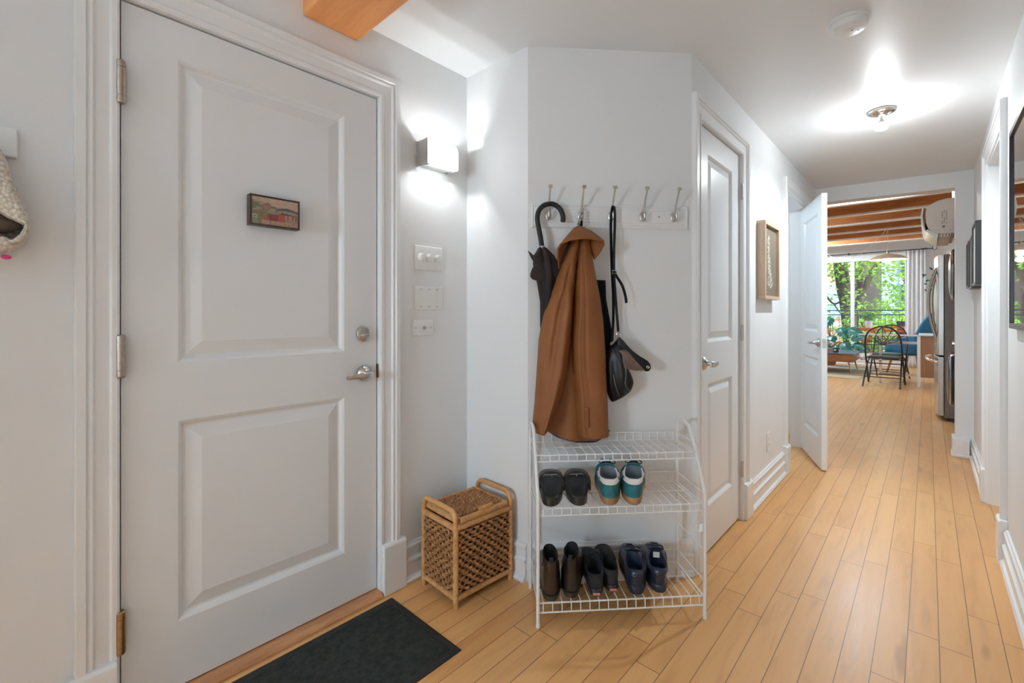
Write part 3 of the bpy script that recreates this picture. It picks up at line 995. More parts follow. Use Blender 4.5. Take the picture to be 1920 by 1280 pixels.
mb.rings([kr(0.55, -0.052), kr(0.1, -0.045), kr(0.0, -0.020), kr(0.0, 0.004), kr(0.16, 0.022), kr(0.5, 0.032), kr(0.85, 0.033), kr(1.0, 0.026), kr(1.03, 0.012), kr(1.02, -0.012), kr(1.05, -0.038)], True, True, True)
mb.build('crochet_body', M['knit'], kp)
mb = MB()
gl = [(-0.14, 1.37), (-0.10, 1.41), (-0.055, 1.412), (-0.02, 1.385), (0.012, 1.362), (0.0, 1.345), (-0.03, 1.335), (-0.09, 1.33)]
mb.pillow([(p.x, p.y) for p in catmull([(a + oy, b + oz, 0) for a, b in gl], 3, True)], lambda u, v, d: (d, u, v), 0.020, 0.0, 5)
mb.build('leather_insert', M['brown_leather'], kp)
mb = MB()
mb.sphere((0.012, -0.013 + oy, 1.288 + oz - 0.006), 0.008, 12, (1, 1.1, 0.7))
mb.build('pompom', M['pink'], kp)
mb = MB()
mb.tube(catmull([(-0.01, -0.055 + oy, 1.545 + oz), (0.0, -0.068 + oy, 1.573 + oz), (-0.005, -0.09 + oy, 1.570 + oz), (-0.01, -0.085 + oy, 1.548 + oz)], 5), 0.005, 8)
mb.build('hanging_loop', M['knit'], kp)

# ---- wicker hamper
M['wicker'] = woven('seagrass_rope', (0.10, 0.040, 0.013), (0.35, 0.150, 0.048), (0.54, 0.28, 0.105))
M['wicker_dark'] = plain('dark_basket_lining', (0.030, 0.014, 0.007), 0.9, var=0.3)
M['rattan'] = wood('varnished_rattan', (0.46, 0.20, 0.06), (0.66, 0.35, 0.13), 'X', 0.35, 10)
M['rattan_wrap'] = woven('rattan_binding', (0.33, 0.14, 0.045), (0.52, 0.26, 0.095), (0.62, 0.35, 0.15), 0.5)
hp = thing('wicker_hamper', 'brown woven wicker hamper with rattan handles in the corner by the front door', 'basket', (-1.459, 1.313, 0), R(-4))
HX, HY, HB, HT = 0.112, 0.146, 0.040, 0.312
mb = MB()
mb.box(-HX + 0.008, HX - 0.008, -HY + 0.008, HY - 0.008, HB, HT - 0.01)
mb.build('lining', M['wicker_dark'], hp, smooth=False)
def rope_wall(mb, p0, p1, nrm, z0, z1, rows, stakes):
    """horizontal twisted rope courses weaving round upright stakes"""
    p0, p1, nrm = Vector(p0), Vector(p1), Vector(nrm)
    L = (p1 - p0).length
    step = L / stakes
    for r in range(rows):
        z = lerp(z0, z1, (r + 0.5) / rows)
        hgt = (z1 - z0) / rows
        row_jit = random.uniform(-0.55, 0.55)
        for strand in (0, 1):
            pts, rad = [], []
            N = stakes * 6
            ph = (PI if r % 2 else 0) + row_jit
            jit = random.uniform(-0.4, 0.4)
            for i in range(N + 1):
                t = i / N
                a = t * stakes * PI + ph
                tw = t * stakes * 1.6 * PI + strand * PI + jit + r
                p = p0.lerp(p1, t) + nrm * (0.0052 * math.sin(a) + 0.0024 * math.sin(tw)) + Vector((0, 0, z + hgt * 0.22 * math.cos(tw) + random.uniform(-0.0008, 0.0008)))
                pts.append(p)
                rad.append(hgt * 0.285 * random.uniform(0.82, 1.15) * (0.88 + 0.20 * math.sin(a)))
            mb.tube(pts, rad, 6)
mb = MB()
e = 0.006
for (a, b, n, st) in (((-HX + e, -HY, 0), (HX - e, -HY, 0), (0, -1, 0), 11), ((HX, -HY + e, 0), (HX, HY - e, 0), (1, 0, 0), 15), ((-HX, -HY + e, 0), (-HX, HY - e, 0), (-1, 0, 0), 15), ((-HX + e, HY, 0), (HX - e, HY, 0), (0, 1, 0), 11)):
    rope_wall(mb, a, b, n, HB + 0.016, HT - 0.016, 16, st)
mb.build('woven_sides', M['wicker'], hp)
mb = MB()
def wrap_bar(mb, p0, p1, r, turns=26):
    p0, p1 = Vector(p0), Vector(p1)
    N = turns * 3
    mb.tube([p0.lerp(p1, i / N) for i in range(N + 1)], [r * (0.93 if i % 3 == 0 else 1.03) for i in range(N + 1)], 10)
for z in (HB, HT):
    cs = [(-HX, -HY, z), (HX, -HY, z), (HX, HY, z), (-HX, HY, z)]
    for i in range(4):
        wrap_bar(mb, cs[i], cs[(i + 1) % 4], 0.0125 if z == HT else 0.0115)
for x in (-HX, HX):
    for y in (-HY, HY):
        wrap_bar(mb, (x, y, 0.016), (x, y, HT), 0.0115, 24)
mb.build('rattan_frame', M['rattan_wrap'], hp)
for x in (-HX, HX):
    for y in (-HY, HY):
        mb = MB()
        mb.lathe([(0.0085, 0.0), (0.0095, 0.004), (0.0095, 0.03)], 14, (x * 0.99, y * 0.99, 0))
        mb.build('foot', M['rattan'], hp)
for y in (-HY - 0.001, HY + 0.001):
    mb = MB()
    arch = [(-HX, y, HT - 0.01), (-HX, y, HT + 0.030)] + [(-HX + 0.034 - 0.034 * math.cos(a), y, HT + 0.030 + 0.034 * math.sin(a)) for a in (0.4, 0.8, 1.2)] + [(-HX + 0.036, y, HT + 0.064), (HX - 0.036, y, HT + 0.064)]
    arch += [(HX - 0.034 + 0.034 * math.cos(a), y, HT + 0.030 + 0.034 * math.sin(a)) for a in (1.2, 0.8, 0.4)] + [(HX, y, HT + 0.030), (HX, y, HT - 0.01)]
    mb.tube(arch, 0.0098, 14)
    mb.build('handle', M['rattan'], hp)
lx, ly, lz = HX - 0.004, HY - 0.020, HT + 0.022
mb = MB()
for k in range(10):
    x = lerp(-lx + 0.016, lx - 0.016, (k + 0.5) / 10)
    for s in (0, 1):
        pts = []
        for i in range(61):
            t = i / 60
            a = t * 13 * PI + (PI / 2 if k % 2 else 0) + s * PI
            pts.append((x + 0.0042 * math.cos(a), lerp(-ly + 0.012, ly - 0.012, t), lz + 0.006 + 0.0050 * math.sin(a) + 0.004 * math.sin(PI * t)))
        mb.tube(pts, [0.0062 * random.uniform(0.85, 1.12) for _ in pts], 5)
mb.box(-lx + 0.01, lx - 0.01, -ly + 0.006, ly - 0.006, lz - 0.006, lz + 0.001)
ld = mb.build('lid', M['wicker'], hp)
mb = MB()
wrap_bar(mb, (lx, -ly, lz), (lx, ly, lz), 0.0125, 20)
wrap_bar(mb, (-lx, -ly, lz), (-lx, ly, lz), 0.0125, 20)
wrap_bar(mb, (-lx, -ly, lz), (lx, -ly, lz), 0.0135, 20)
wrap_bar(mb, (-lx, ly, lz), (lx, ly, lz), 0.0125, 20)
mb.build('lid_rim', M['rattan_wrap'], ld)
mb = MB()
mb.tube([(lx - 0.004, -0.02, lz + 0.016), (lx - 0.004, 0.048, lz + 0.016)], 0.0085, 12)
mb.build('toggle', M['rattan'], ld)
# ================================================================== COAT WALL (local x along the wall, local -y out of it)
def dthing(name, label, cat, s, n, z, group=None):
    return thing(name, label, cat, F_DIAG(s, z, n), ANG, group)
# ---- coat rail with five hooks
rl = dthing('coat_rail', 'white moulded coat rail with five nickel hooks on the angled wall', 'coat rack', 0.36, 0, 1.52)
rw, rh = 0.345, 0.101
def rrect(i, n):
    return [(a * (rw - i), -n, b) for a, b in ((-1, i), (1, i), (1, rh - i), (-1, rh - i))]
mb = MB()
mb.rings([rrect(0, 0), rrect(0, 0.010), rrect(0.004, 0.0135), rrect(0.007, 0.0135), rrect(0.010, 0.011), rrect(0.016, 0.0145), rrect(0.020, 0.0145), rrect(0.024, 0.018), rrect(0.025, 0.018)], True, True, True)
mb.build('rail_board', M['trim'], rl, smooth=False)
for s in (0.146, 0.572):
    mb = MB()
    mb.lathe([(0.0038, 0.0), (0.0036, 0.001), (0.0006, 0.0014)], 12, (s - 0.36, -0.018, 0.052), (0, -1, 0))
    mb.build('screw', M['grey_slot'], rl)
HOOKS = [0.084, 0.226, 0.359, 0.497, 0.637]
for s in HOOKS:
    mb = MB()
    x = s - 0.36
    # oval back plate
    mb.sphere((x, -0.0185, 0.050), 0.020, 20, (0.72, 0.28, 1.1))
    # upper prong sweeping out and up, square tip
    up = catmull([(x, -0.020, 0.060), (x + 0.001, -0.028, 0.072), (x + 0.002, -0.040, 0.098), (x + 0.002, -0.056, 0.128), (x + 0.002, -0.074, 0.158)], 5)
    mb.tube(up, [lerp(0.0052, 0.0036, i / (len(up) - 1)) for i in range(len(up))], 10)
    mb.box(x - 0.0085 + 0.002, x + 0.0085 + 0.002, -0.080, -0.069, 0.154, 0.166)
    # lower prong: short round hook
    lo = catmull([(x, -0.022, 0.050), (x, -0.030, 0.036), (x, -0.042, 0.032), (x, -0.050, 0.040), (x, -0.050, 0.056)], 5)
    mb.tube(lo, [0.0048 if i < len(lo) - 3 else 0.0062 for i in range(len(lo))], 10)
    mb.sphere((x, -0.050, 0.058), 0.0065, 12)
    mb.build('hook', M['nickel'], rl, bevel=0.001, angle=35)

# ---- closed umbrella
M['umb_fabric'] = plain('dark_plum_brown_umbrella_cloth', (0.024, 0.017, 0.0165), 0.75, var=0.15, scale=20, bump=0.25, bscale=500, Specular_IOR_Level=0.2)
M['umb_handle'] = plain('matt_black_handle', (0.014, 0.013, 0.012), 0.5, var=0.2, Specular_IOR_Level=0.3)
um = dthing('umbrella', 'dark closed umbrella hanging by its crook handle from the leftmost hook', 'umbrella', 0.058, 0.052, 1.43)
ux, un = -0.058, 0.052
def U(s, z, n=0.052):
    return (s - 0.058, -(n - 0.052), z - 1.43)
hp_ = catmull([U(0.142, 1.536), U(0.143, 1.560), U(0.131, 1.590), U(0.108, 1.608), U(0.084, 1.611), U(0.058, 1.602), U(0.039, 1.578), U(0.034, 1.546), U(0.040, 1.510), U(0.048, 1.468), U(0.054, 1.425)], 5)
mb = MB()
mb.tube(hp_, [0.0085 if i == 0 else 0.0105 for i in range(len(hp_))], 14)
mb.build('crook_handle', M['umb_handle'], um)
mb = MB()
mb.lathe([(0.0115, -0.008), (0.0125, -0.002), (0.0125, 0.006), (0.0112, 0.010)], 18, U(0.0545, 1.424))
mb.build('collar_ring', M['nickel'], um)
mb = MB()
rg = []
prof = [(1.428, 0.014), (1.415, 0.022), (1.395, 0.036), (1.36, 0.045), (1.32, 0.042), (1.27, 0.036), (1.20, 0.030), (1.10, 0.027), (1.0, 0.024), (0.9, 0.020), (0.8, 0.013), (0.76, 0.007)]
cxs = [(0.76, 0.092), (1.0, 0.082), (1.2, 0.078), (1.3, 0.072), (1.43, 0.055)]
for z, r in prof:
    cx = interp(cxs, z)
    ring = []
    for k in range(40):
        a = 2 * PI * k / 40
        rr = r * (1 + 0.22 * math.cos(5 * a + z * 9) + 0.08 * math.cos(9 * a - z * 14))
        ring.append(U(cx + rr * math.cos(a), z, 0.052 + min(rr * math.sin(a), 0.05)))
    rg.append(ring)
mb.rings(rg)
mb.build('furled_canopy', M['umb_fabric'], um)
for i, poly in enumerate(([(-0.009, 1.410), (0.006, 1.396), (0.030, 1.388), (0.052, 1.392), (0.058, 1.360), (0.040, 1.345), (0.018, 1.362), (0.004, 1.380)],
                          [(0.030, 1.365), (0.060, 1.350), (0.086, 1.325), (0.080, 1.296), (0.050, 1.285), (0.020, 1.288), (0.003, 1.298), (0.001, 1.315), (0.012, 1.342)],
                          [(0.085, 1.40), (0.105, 1.385), (0.128, 1.345), (0.128, 1.322), (0.110, 1.300), (0.090, 1.315), (0.080, 1.35)])):
    mb = MB()
    pl = [(p.x, p.y) for p in catmull([(a, b, 0) for a, b in poly], 3, True)]
    mb.pillow(pl, lambda u, v, d: U(u, v, d), 0.010, 0.082 - 0.010 * (i == 2), 5)
    mb.build('fabric_flap', M['umb_fabric'], um)
mb = MB()
mb.lathe([(0.007, 0), (0.006, -0.04), (0.003, -0.06)], 12, U(0.092, 0.765))
mb.build('tip', M['black_metal'], um)

# ---- brown hooded jacket
def coat_mat():
    t = NT('rust_brown_coated_cotton')
    co = t.coords()
    nz = t.n('TexNoise', {'Vector': co, 'Scale': 9.0, 'Detail': 3.0})
    fine = t.n('TexNoise', {'Vector': co, 'Scale': 700.0, 'Detail': 2.0})
    c = t.ramp(nz.outputs[0], [(0.3, (0.185, 0.064, 0.019)), (0.7, (0.220, 0.078, 0.024))])
    big = t.n('TexNoise', {'Vector': t.coords((1, 1, 0.5)), 'Scale': 14.0, 'Detail': 3.0, 'Distortion': 0.4})
    h = t.math('ADD', t.math('MULTIPLY', big.outputs[0], 1.0), t.math('MULTIPLY', fine.outputs[0], 0.03))
    return t.surf(Base_Color=c, Roughness=0.58, Specular_IOR_Level=0.25, Normal=t.bump(h, 0.25, 0.010))
M['coat'] = coat_mat()
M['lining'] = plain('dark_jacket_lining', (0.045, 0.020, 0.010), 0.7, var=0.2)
M['coat_trim'] = plain('navy_hem_binding', (0.012, 0.014, 0.03), 0.6)
ct = dthing('jacket', 'rust brown hooded jacket hanging from the second hook', 'jacket', 0.206, 0.06, 1.50)
def K(s, z, n):
    return (s - 0.206, -(n - 0.06), z - 1.50)
def drape(name, mat, zs, fl, fr, nf, nb, nu=44, parent=ct):
    mb = MB()
    rg = []
    for z in zs:
        l, r = fl(z), fr(z)
        front = [K(lerp(l, r, i / nu), z + 0.0, nf(i / nu, z)) for i in range(nu + 1)]
        back = [K(lerp(l, r, i / nu), z, nb(i / nu, z)) for i in range(nu, -1, -1)]
        rg.append(front + back)
    mb.rings(rg)
    return mb.build(name, mat, parent, angle=60)
def gz(a, b, n):
    return [lerp(a, b, i / n) for i in range(n + 1)]
edge = lambda u, p=0.35: max(0.0, math.sin(PI * min(1, max(0, u)))) ** p
L_tab = sorted((z, s) for s, z in [(0.168, 1.445), (0.153, 1.406), (0.118, 1.319), (0.092, 1.243), (0.057, 1.146), (0.039, 1.038), (0.031, 0.909), (0.022, 0.779), (0.012, 0.682), (0.013, 0.66)])
R_tab = sorted((z, s) for s, z in [(0.250, 1.445), (0.256, 1.406), (0.272, 1.32), (0.292, 1.211), (0.304, 1.124), (0.312, 1.015), (0.316, 0.906), (0.323, 0.775), (0.327, 0.677), (0.330, 0.635)])
I_tab = sorted((z, s) for s, z in [(0.212, 1.445), (0.206, 1.425), (0.192, 1.339), (0.178, 1.21), (0.170, 1.038), (0.160, 0.931), (0.125, 0.803), (0.072, 0.68), (0.066, 0.66)])
# back and far front, hem sagging to the right
def hem_body(u):
    return interp([(0, 0.668), (0.18, 0.640), (0.45, 0.622), (0.75, 0.620), (0.92, 0.640), (1, 0.655)], u)
mb = MB()
rg = []
NZ, NU = 46, 44
for j in range(NZ + 1):
    t = j / NZ
    row_f, row_b = [], []
    for i in range(NU + 1):
        u = i / NU
        ztop = 1.470
        z = lerp(ztop, hem_body(u), t)
        l = interp(L_tab, z) + 0.030 * sstep(0.0, 0.6, t) + 0.015
        r = interp(R_tab, z) + 0.016 * sstep(0.85, 1.0, t)
        s = lerp(l, r, u)
        n = 0.036 + (0.028 + 0.022 * t) * edge(u, 0.5) + 0.006 * math.sin(u * 15 + t * 2) * t
        row_f.append(K(s, z, n))
        row_b.append(K(s, z, 0.030 + 0.003 * math.sin(u * 9)))
    rg.append(row_f + row_b[::-1])
mb.rings(rg)
mb.build('back_panel', M['coat'], ct, angle=60)
mb = MB()
mb.tube([K(lerp(0.072, 0.345, u), hem_body(u) - 0.004, 0.036 + 0.045 * edge(u, 0.5)) for u in gz(0, 1, 30)], 0.004, 6)
mb.build('hem_binding', M['coat_trim'], ct)
# right front with button placket
def fr_l(z):
    return interp([(0.64, 0.205), (0.70, 0.196), (0.85, 0.186), (0.931, 0.176), (1.038, 0.173), (1.21, 0.184), (1.339, 0.197), (1.43, 0.210)], z)
def fr_n(u, z):
    t = (1.44 - z) / 0.79
    n = 0.070 + 0.012 + (0.030 + 0.050 * sstep(0, 0.35, t)) * edge(u, 0.45) * (1 - 0.30 * u)
    n += 0.006 * math.exp(-((u - 0.12) / 0.07) ** 2)
    n += 0.007 * math.sin(u * 6.0 + 2.5 * t + 0.6) * (0.4 + 0.6 * t)
    n -= 0.004 * math.exp(-((u - 0.30 - 0.05 * t) / 0.05) ** 2) * sstep(0.05, 0.3, t) * (1 - sstep(0.55, 0.9, t))
    return n
drape('right_front', M['coat'], gz(1.475, 0.648, 54), fr_l, lambda z: interp(R_tab, z), fr_n, lambda u, z: 0.060)
# left sleeve / left front, tapering towards its cuff
def sl_n(u, z):
    t = (1.44 - z) / 0.78
    n = 0.062 + (0.035 + 0.055 * sstep(0, 0.4, t)) * edge(u, 0.5)
    n += 0.016 * math.exp(-((u - lerp(0.85, 0.55, t)) / 0.13) ** 2) * sstep(0.1, 0.4, t)
    n -= 0.015 * math.exp(-((u - lerp(0.55, 0.25, t)) / 0.10) ** 2) * sstep(0.08, 0.25, t) * (1 - sstep(0.55, 0.85, t))
    n += 0.005 * math.sin(z * 38 + u * 9) * math.exp(-((z - 1.24) / 0.10) ** 2)
    n += 0.004 * math.sin(z * 60 - u * 6) * sstep(0.80, 0.68, z)
    return n
def sl_r(z):
    return interp(I_tab, z) + 0.004
drape('left_sleeve', M['coat'], gz(1.475, 0.668, 54), lambda z: interp(L_tab, z), sl_r, sl_n, lambda u, z: 0.052 + 0.01 * u)
# cuff tab on the right front, placket seam
mb = MB()
pl = [(0.214, 0.775), (0.230, 0.775), (0.231, 0.692), (0.214, 0.690)]
mb.prism(pl, lambda u, v, d: K(u, v, d), 0.118, 0.151)
mb.build('storm_tab', M['coat'], ct, bevel=0.003)
mb = MB()
mb.tube([K(fr_l(z) + 0.022, z, fr_n(0.022 / (interp(R_tab, z) - fr_l(z)), z) + 0.0005) for z in gz(1.40, 0.66, 40)], 0.0014, 6)
mb.build('placket_seam', M['coat'], ct)
# hood: open cone falling forward from the hanger loop, sides hanging lower
rim = [(0.0, 0.121, 1.338), (0.06, 0.111, 1.375), (0.13, 0.107, 1.412), (0.20, 0.116, 1.430), (0.32, 0.150, 1.441), (0.5, 0.203, 1.447), (0.68, 0.250, 1.443), (0.80, 0.287, 1.446), (0.86, 0.295, 1.432), (0.92, 0.287, 1.408), (1.0, 0.268, 1.378)]
def hood_pt(u, t):
    rs = interp([(a, b) for a, b, c in rim], u)
    rz = interp([(a, c) for a, b, c in rim], u)
    ts = lerp(0.186, 0.228, u)
    tz = 1.508 + 0.008 * math.sin(PI * u)
    s = lerp(ts, rs, t)
    z = lerp(tz, rz, t ** 1.05) + 0.006 * math.sin(PI * t) * (1 - abs(2 * u - 1))
    front = math.sin(PI * u) ** 0.75
    n = 0.050 + (0.020 + 0.118 * t ** 0.75) * front + 0.03 * (1 - front) * t
    n += 0.006 * math.exp(-((t - 0.45) / 0.12) ** 2) * math.sin(u * 11)
    return K(s, z, n)
mb = MB()
mb.grid(lambda u, v: hood_pt(u, v), 44, 20)
hood = mb.build('hood', M['coat'], ct, solid=0.004, angle=60)
mb = MB()
mb.tube([hood_pt(u, 1.0) for u in gz(0, 1, 44)], 0.0035, 6)
mb.build('hood_hem', M['coat'], hood)
# dark inside of the hood
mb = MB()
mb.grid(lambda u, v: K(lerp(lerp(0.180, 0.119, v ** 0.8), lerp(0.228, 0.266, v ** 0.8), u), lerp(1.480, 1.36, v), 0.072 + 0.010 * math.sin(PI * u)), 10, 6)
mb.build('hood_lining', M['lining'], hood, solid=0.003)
# white hanger tape folded over the hook, with printed dark letters
M['tape'] = plain('white_woven_tape', (0.74, 0.74, 0.72), 0.7, var=0.03)
mb = MB()
mb.strap([K(0.204, 1.512, 0.062), K(0.209, 1.545, 0.072), K(0.219, 1.578, 0.082), K(0.228, 1.588, 0.086)], 0.018, 0.001, (0.75, 0.66, 0))
mb.strap([K(0.230, 1.588, 0.086), K(0.236, 1.572, 0.082), K(0.240, 1.545, 0.074), K(0.243, 1.508, 0.064)], 0.013, 0.001, (0.75, 0.66, 0))
tape = plabel(mb.build('hanger_tape', M['tape'], ct), 'white hanger tape with dark letters')
mb = MB()
def stroke(pts, w=0.0013):
    mb.tube([K(0.2035 + a * 0.011 + b * 0.21 - 0.0, 1.512 + b * 0.9, 0.0645 + b * 0.31 + 0.0015 - 0.006 * a * 0) for a, b in pts], w, 5)
stroke([(-0.6, 0.064), (0.0, 0.0585), (0.6, 0.064)]); stroke([(0.0, 0.0585), (0.0, 0.053)])
stroke([(-0.5, 0.045), (0.5, 0.034)])
stroke([(-0.5, 0.013), (0.5, 0.013), (0.5, 0.023), (-0.1, 0.023), (-0.1, 0.013)])
for b in (0.02, 0.032, 0.044, 0.056):
    mb.tube([K(0.2385 + (0.066 - b) * 0.1, 1.512 + b, 0.0705 + b * 0.25), K(0.2425 + (0.066 - b) * 0.1, 1.514 + b, 0.0705 + b * 0.25)], 0.0011, 5)
mb.build('printed_letters', M['dark_plastic'], tape)

# ---- black cloth strip hanging behind the jacket
M['black_cloth'] = plain('black_cloth', (0.006, 0.0065, 0.008), 0.85, var=0.25, bump=0.2, Specular_IOR_Level=0.15)
bk = dthing('black_garment', 'narrow black garment hanging between the brown jacket and the leather bag', 'garment', 0.33, 0.03, 1.16)
def BKp(s, z, n):
    return (s - 0.33, -(n - 0.03), z - 1.16)
mb = MB()
rg = []
for z in gz(1.293, 0.88, 24):
    l = 0.262
    r = interp([(0.88, 0.336), (0.987, 0.345), (1.032, 0.360), (1.077, 0.359), (1.213, 0.335), (1.293, 0.333)], z)
    fr = [BKp(lerp(l, r, i / 14), z, 0.030 + 0.014 * edge(i / 14, 0.5) + 0.003 * math.sin(i * 1.3 + z * 9)) for i in range(15)]
    bkk = [BKp(lerp(l, r, i / 14), z, 0.020) for i in range(14, -1, -1)]
    rg.append(fr + bkk)
mb.rings(rg)
mb.build('cloth_body', M['black_cloth'], bk)
mb = MB()
mb.strap(catmull([BKp(0.275, 1.29, 0.030), BKp(0.245, 1.39, 0.026), BKp(0.225, 1.48, 0.030), BKp(0.222, 1.545, 0.045)], 6), 0.014, 0.003, (1, 0, 0))
mb.build('shoulder_strap', M['black_cloth'], bk)

# ---- black leather bag on its long strap
M['leather'] = plain('black_leather', (0.006, 0.006, 0.007), 0.38, Specular_IOR_Level=0.3, var=0.3, scale=18, bump=0.35, bscale=260)
M['suede'] = plain('brown_flap_underside', (0.115, 0.068, 0.050), 0.55, var=0.25, scale=25, bump=0.25)
bg = dthing('shoulder_bag', 'black leather shoulder bag hanging by a long strap from the middle hook', 'bag', 0.375, 0.05, 1.03)
def G(s, z, n):
    return (s - 0.375, -(n - 0.05), z - 1.03)
mb = MB()
mb.strap(catmull([G(0.352, 1.033, 0.055), G(0.359, 1.12, 0.050), G(0.360, 1.22, 0.048), G(0.355, 1.327, 0.046), G(0.352, 1.42, 0.046), G(0.349, 1.53, 0.050), G(0.352, 1.590, 0.054), G(0.358, 1.604, 0.056),
                  G(0.364, 1.590, 0.054), G(0.3665, 1.53, 0.049), G(0.363, 1.42, 0.049), G(0.363, 1.315, 0.050), G(0.370, 1.20, 0.052), G(0.376, 1.12, 0.054), G(0.379, 1.075, 0.056)], 6), 0.0135, 0.0026, (0.85, 0.5, 0))
st = mb.build('strap', M['leather'], bg)
mb = MB()
mb.strap(catmull([G(0.363, 1.330, 0.055), G(0.370, 1.310, 0.058), G(0.396, 1.27, 0.056), G(0.412, 1.225, 0.050), G(0.417, 1.196, 0.048)], 6), 0.0125, 0.0024, (0.9, 0.3, 0.2))
mb.build('strap_end', M['leather'], st)
mb = MB()
mb.tube([G(0.352, 1.333, 0.056), G(0.372, 1.333, 0.058), G(0.373, 1.321, 0.058), G(0.353, 1.320, 0.056)], 0.0018, 6, True)
mb.build('buckle', M['nickel'], st)
for s, z in ((0.353, 1.022), (0.380, 1.064)):
    mb = MB()
    mb.tube([G(s + 0.0085 * math.cos(a), z + 0.0085 * math.sin(a), 0.060) for a in [2 * PI * k / 20 for k in range(20)]], 0.0018, 6, True)
    mb.build('ring', M['nickel'], bg)
mb = MB()
body = [(0.340, 1.012), (0.352, 1.020), (0.366, 1.035), (0.380, 1.050), (0.388, 1.035), (0.384, 1.000), (0.396, 0.965), (0.416, 0.925), (0.432, 0.893), (0.442, 0.864), (0.440, 0.846), (0.428, 0.820), (0.402, 0.800), (0.375, 0.786), (0.352, 0.778), (0.338, 0.795), (0.322, 0.840), (0.318, 0.900), (0.324, 0.970)]
mb.pillow([(p.x, p.y) for p in catmull([(a, b, 0) for a, b in body], 3, True)], lambda u, v, d: G(u, v, d), 0.042, 0.062, 10, 0.55,
          back=0.75, wav=lambda u, v: 0.007 * math.sin(u * 120 + v * 14) * (1 if v < 0.96 else 0.4))
mb.build('bag_body', M['leather'], bg)
M['leather_edge'] = plain('grey_worn_edge_piping', (0.10, 0.095, 0.09), 0.45, var=0.2)
mb = MB()
mb.tube(catmull([G(0.343, 0.90, 0.106), G(0.350, 0.86, 0.108), G(0.362, 0.825, 0.103), G(0.372, 0.806, 0.092)], 5), 0.0016, 6)
mb.tube(catmull([G(0.392, 0.955, 0.104), G(0.396, 0.90, 0.108), G(0.392, 0.86, 0.108), G(0.408, 0.835, 0.098), G(0.424, 0.824, 0.082)], 5), 0.0016, 6)
mb.build('piping', M['leather_edge'], bg)
mb = MB()
fl1 = [(0.370, 1.052), (0.384, 1.046), (0.405, 1.022), (0.430, 0.996), (0.462, 0.972), (0.490, 0.955), (0.502, 0.940), (0.505, 0.925), (0.500, 0.914), (0.488, 0.909), (0.468, 0.918), (0.440, 0.950), (0.400, 0.985), (0.372, 1.01)]
mb.pillow([(p.x, p.y) for p in catmull([(a, b, 0) for a, b in fl1], 2, True)], lambda u, v, d: G(u, v, d + 0.10 * (u - 0.37)), 0.006, 0.083, 5)
flp = mb.build('flap', M['leather'], bg)
mb = MB()
fl2 = [(0.371, 0.998), (0.398, 1.000), (0.410, 0.992), (0.432, 0.965), (0.456, 0.938), (0.478, 0.914), (0.440, 0.914), (0.402, 0.920), (0.376, 0.934)]
mb.pillow(fl2, lambda u, v, d: G(u, v, d + 0.10 * (u - 0.37)), 0.0045, 0.095, 5)
mb.build('turned_flap', M['suede'], flp)
mb = MB()
gr = Vector(G(0.489, 0.929, 0.106))
mb.tube([gr + Vector((0.0050 * math.cos(a), 0, 0.0050 * math.sin(a))) for a in [2 * PI * k / 18 for k in range(18)]], 0.0021, 6, True)
mb.build('eyelet', M['chrome'], flp)
# ================================================================== WIRE SHOE RACK AND SHOES
rk = dthing('shoe_rack', 'white wire three-shelf shoe rack against the angled wall', 'shoe rack', 0.32, 0.05, 0)
def Q(s, n, z):
    return (s - 0.32, -(n - 0.05), z)
SL, SR = 0.006, 0.640
for s in (SL, SR):
    mb = MB()
    P = [Q(s, 0.048, 0.0), Q(s, 0.048, 0.640), Q(s, 0.052, 0.668), Q(s, 0.064, 0.690), Q(s, 0.086, 0.701), Q(s, 0.122, 0.702), Q(s, 0.152, 0.694), Q(s, 0.172, 0.672), Q(s, 0.205, 0.625), Q(s, 0.245, 0.555), Q(s, 0.275, 0.498), Q(s, 0.287, 0.460), Q(s, 0.288, 0.43), Q(s, 0.288, 0.0)]
    mb.tube(P[:2] + catmull(P[1:9], 4) + catmull(P[8:13], 4) + P[12:], 0.0068, 10)
    e = mb.build('end_frame', M['wire'], rk)
    for z, n1 in ((0.640, 0.200), (0.600, 0.222), (0.470, 0.283), (0.418, 0.287), (0.255, 0.288), (0.140, 0.288), (0.082, 0.288)):
        mb = MB()
        mb.tube([Q(s, 0.048, z), Q(s, n1, z)], 0.0022, 6)
        mb.build('side_wire', M['wire'], e)
    for n in (0.048, 0.288):
        mb = MB()
        mb.lathe([(0.0076, 0.0), (0.0078, 0.012), (0.0070, 0.013)], 12, Q(s, n, 0))
        mb.build('foot_cap', M['white_plastic'], e)
def rack_shelf(z, nf, zback, drop):
    mb = MB()
    a, b = SL + 0.006, SR - 0.006
    for n, zz, r in ((0.052, zback, 0.0025), (0.052, z, 0.0025), (0.052 + (nf - 0.052) * 0.42, z - 0.0035, 0.0022), (nf - 0.004, z - 0.0035, 0.0030), (nf, z - drop, 0.0030)):
        mb.tube([Q(a, n, zz), Q(b, n, zz)], r, 7)
    for s, sg in ((a, 1), (b, -1)):
        mb.tube([Q(s, 0.052, z), Q(s, nf, z)], 0.0028, 7)
    N = 18
    for i in range(N):
        s = lerp(a + 0.014, b - 0.014, i / (N - 1))
        mb.tube([Q(s, 0.054, zback), Q(s, 0.054, z + 0.004), Q(s, 0.058, z), Q(s, nf - 0.006, z), Q(s, nf - 0.001, z - 0.003), Q(s, nf + 0.002, z - drop)], 0.0019, 6)
    return mb.build('wire_shelf', M['wire'], rk)
Z1, Z2, Z3 = 0.086, 0.432, 0.612
plabel(rack_shelf(Z1, 0.284, 0.140, 0.036), 'bottom wire shelf')
plabel(rack_shelf(Z2, 0.280, 0.474, 0.028), 'middle wire shelf')
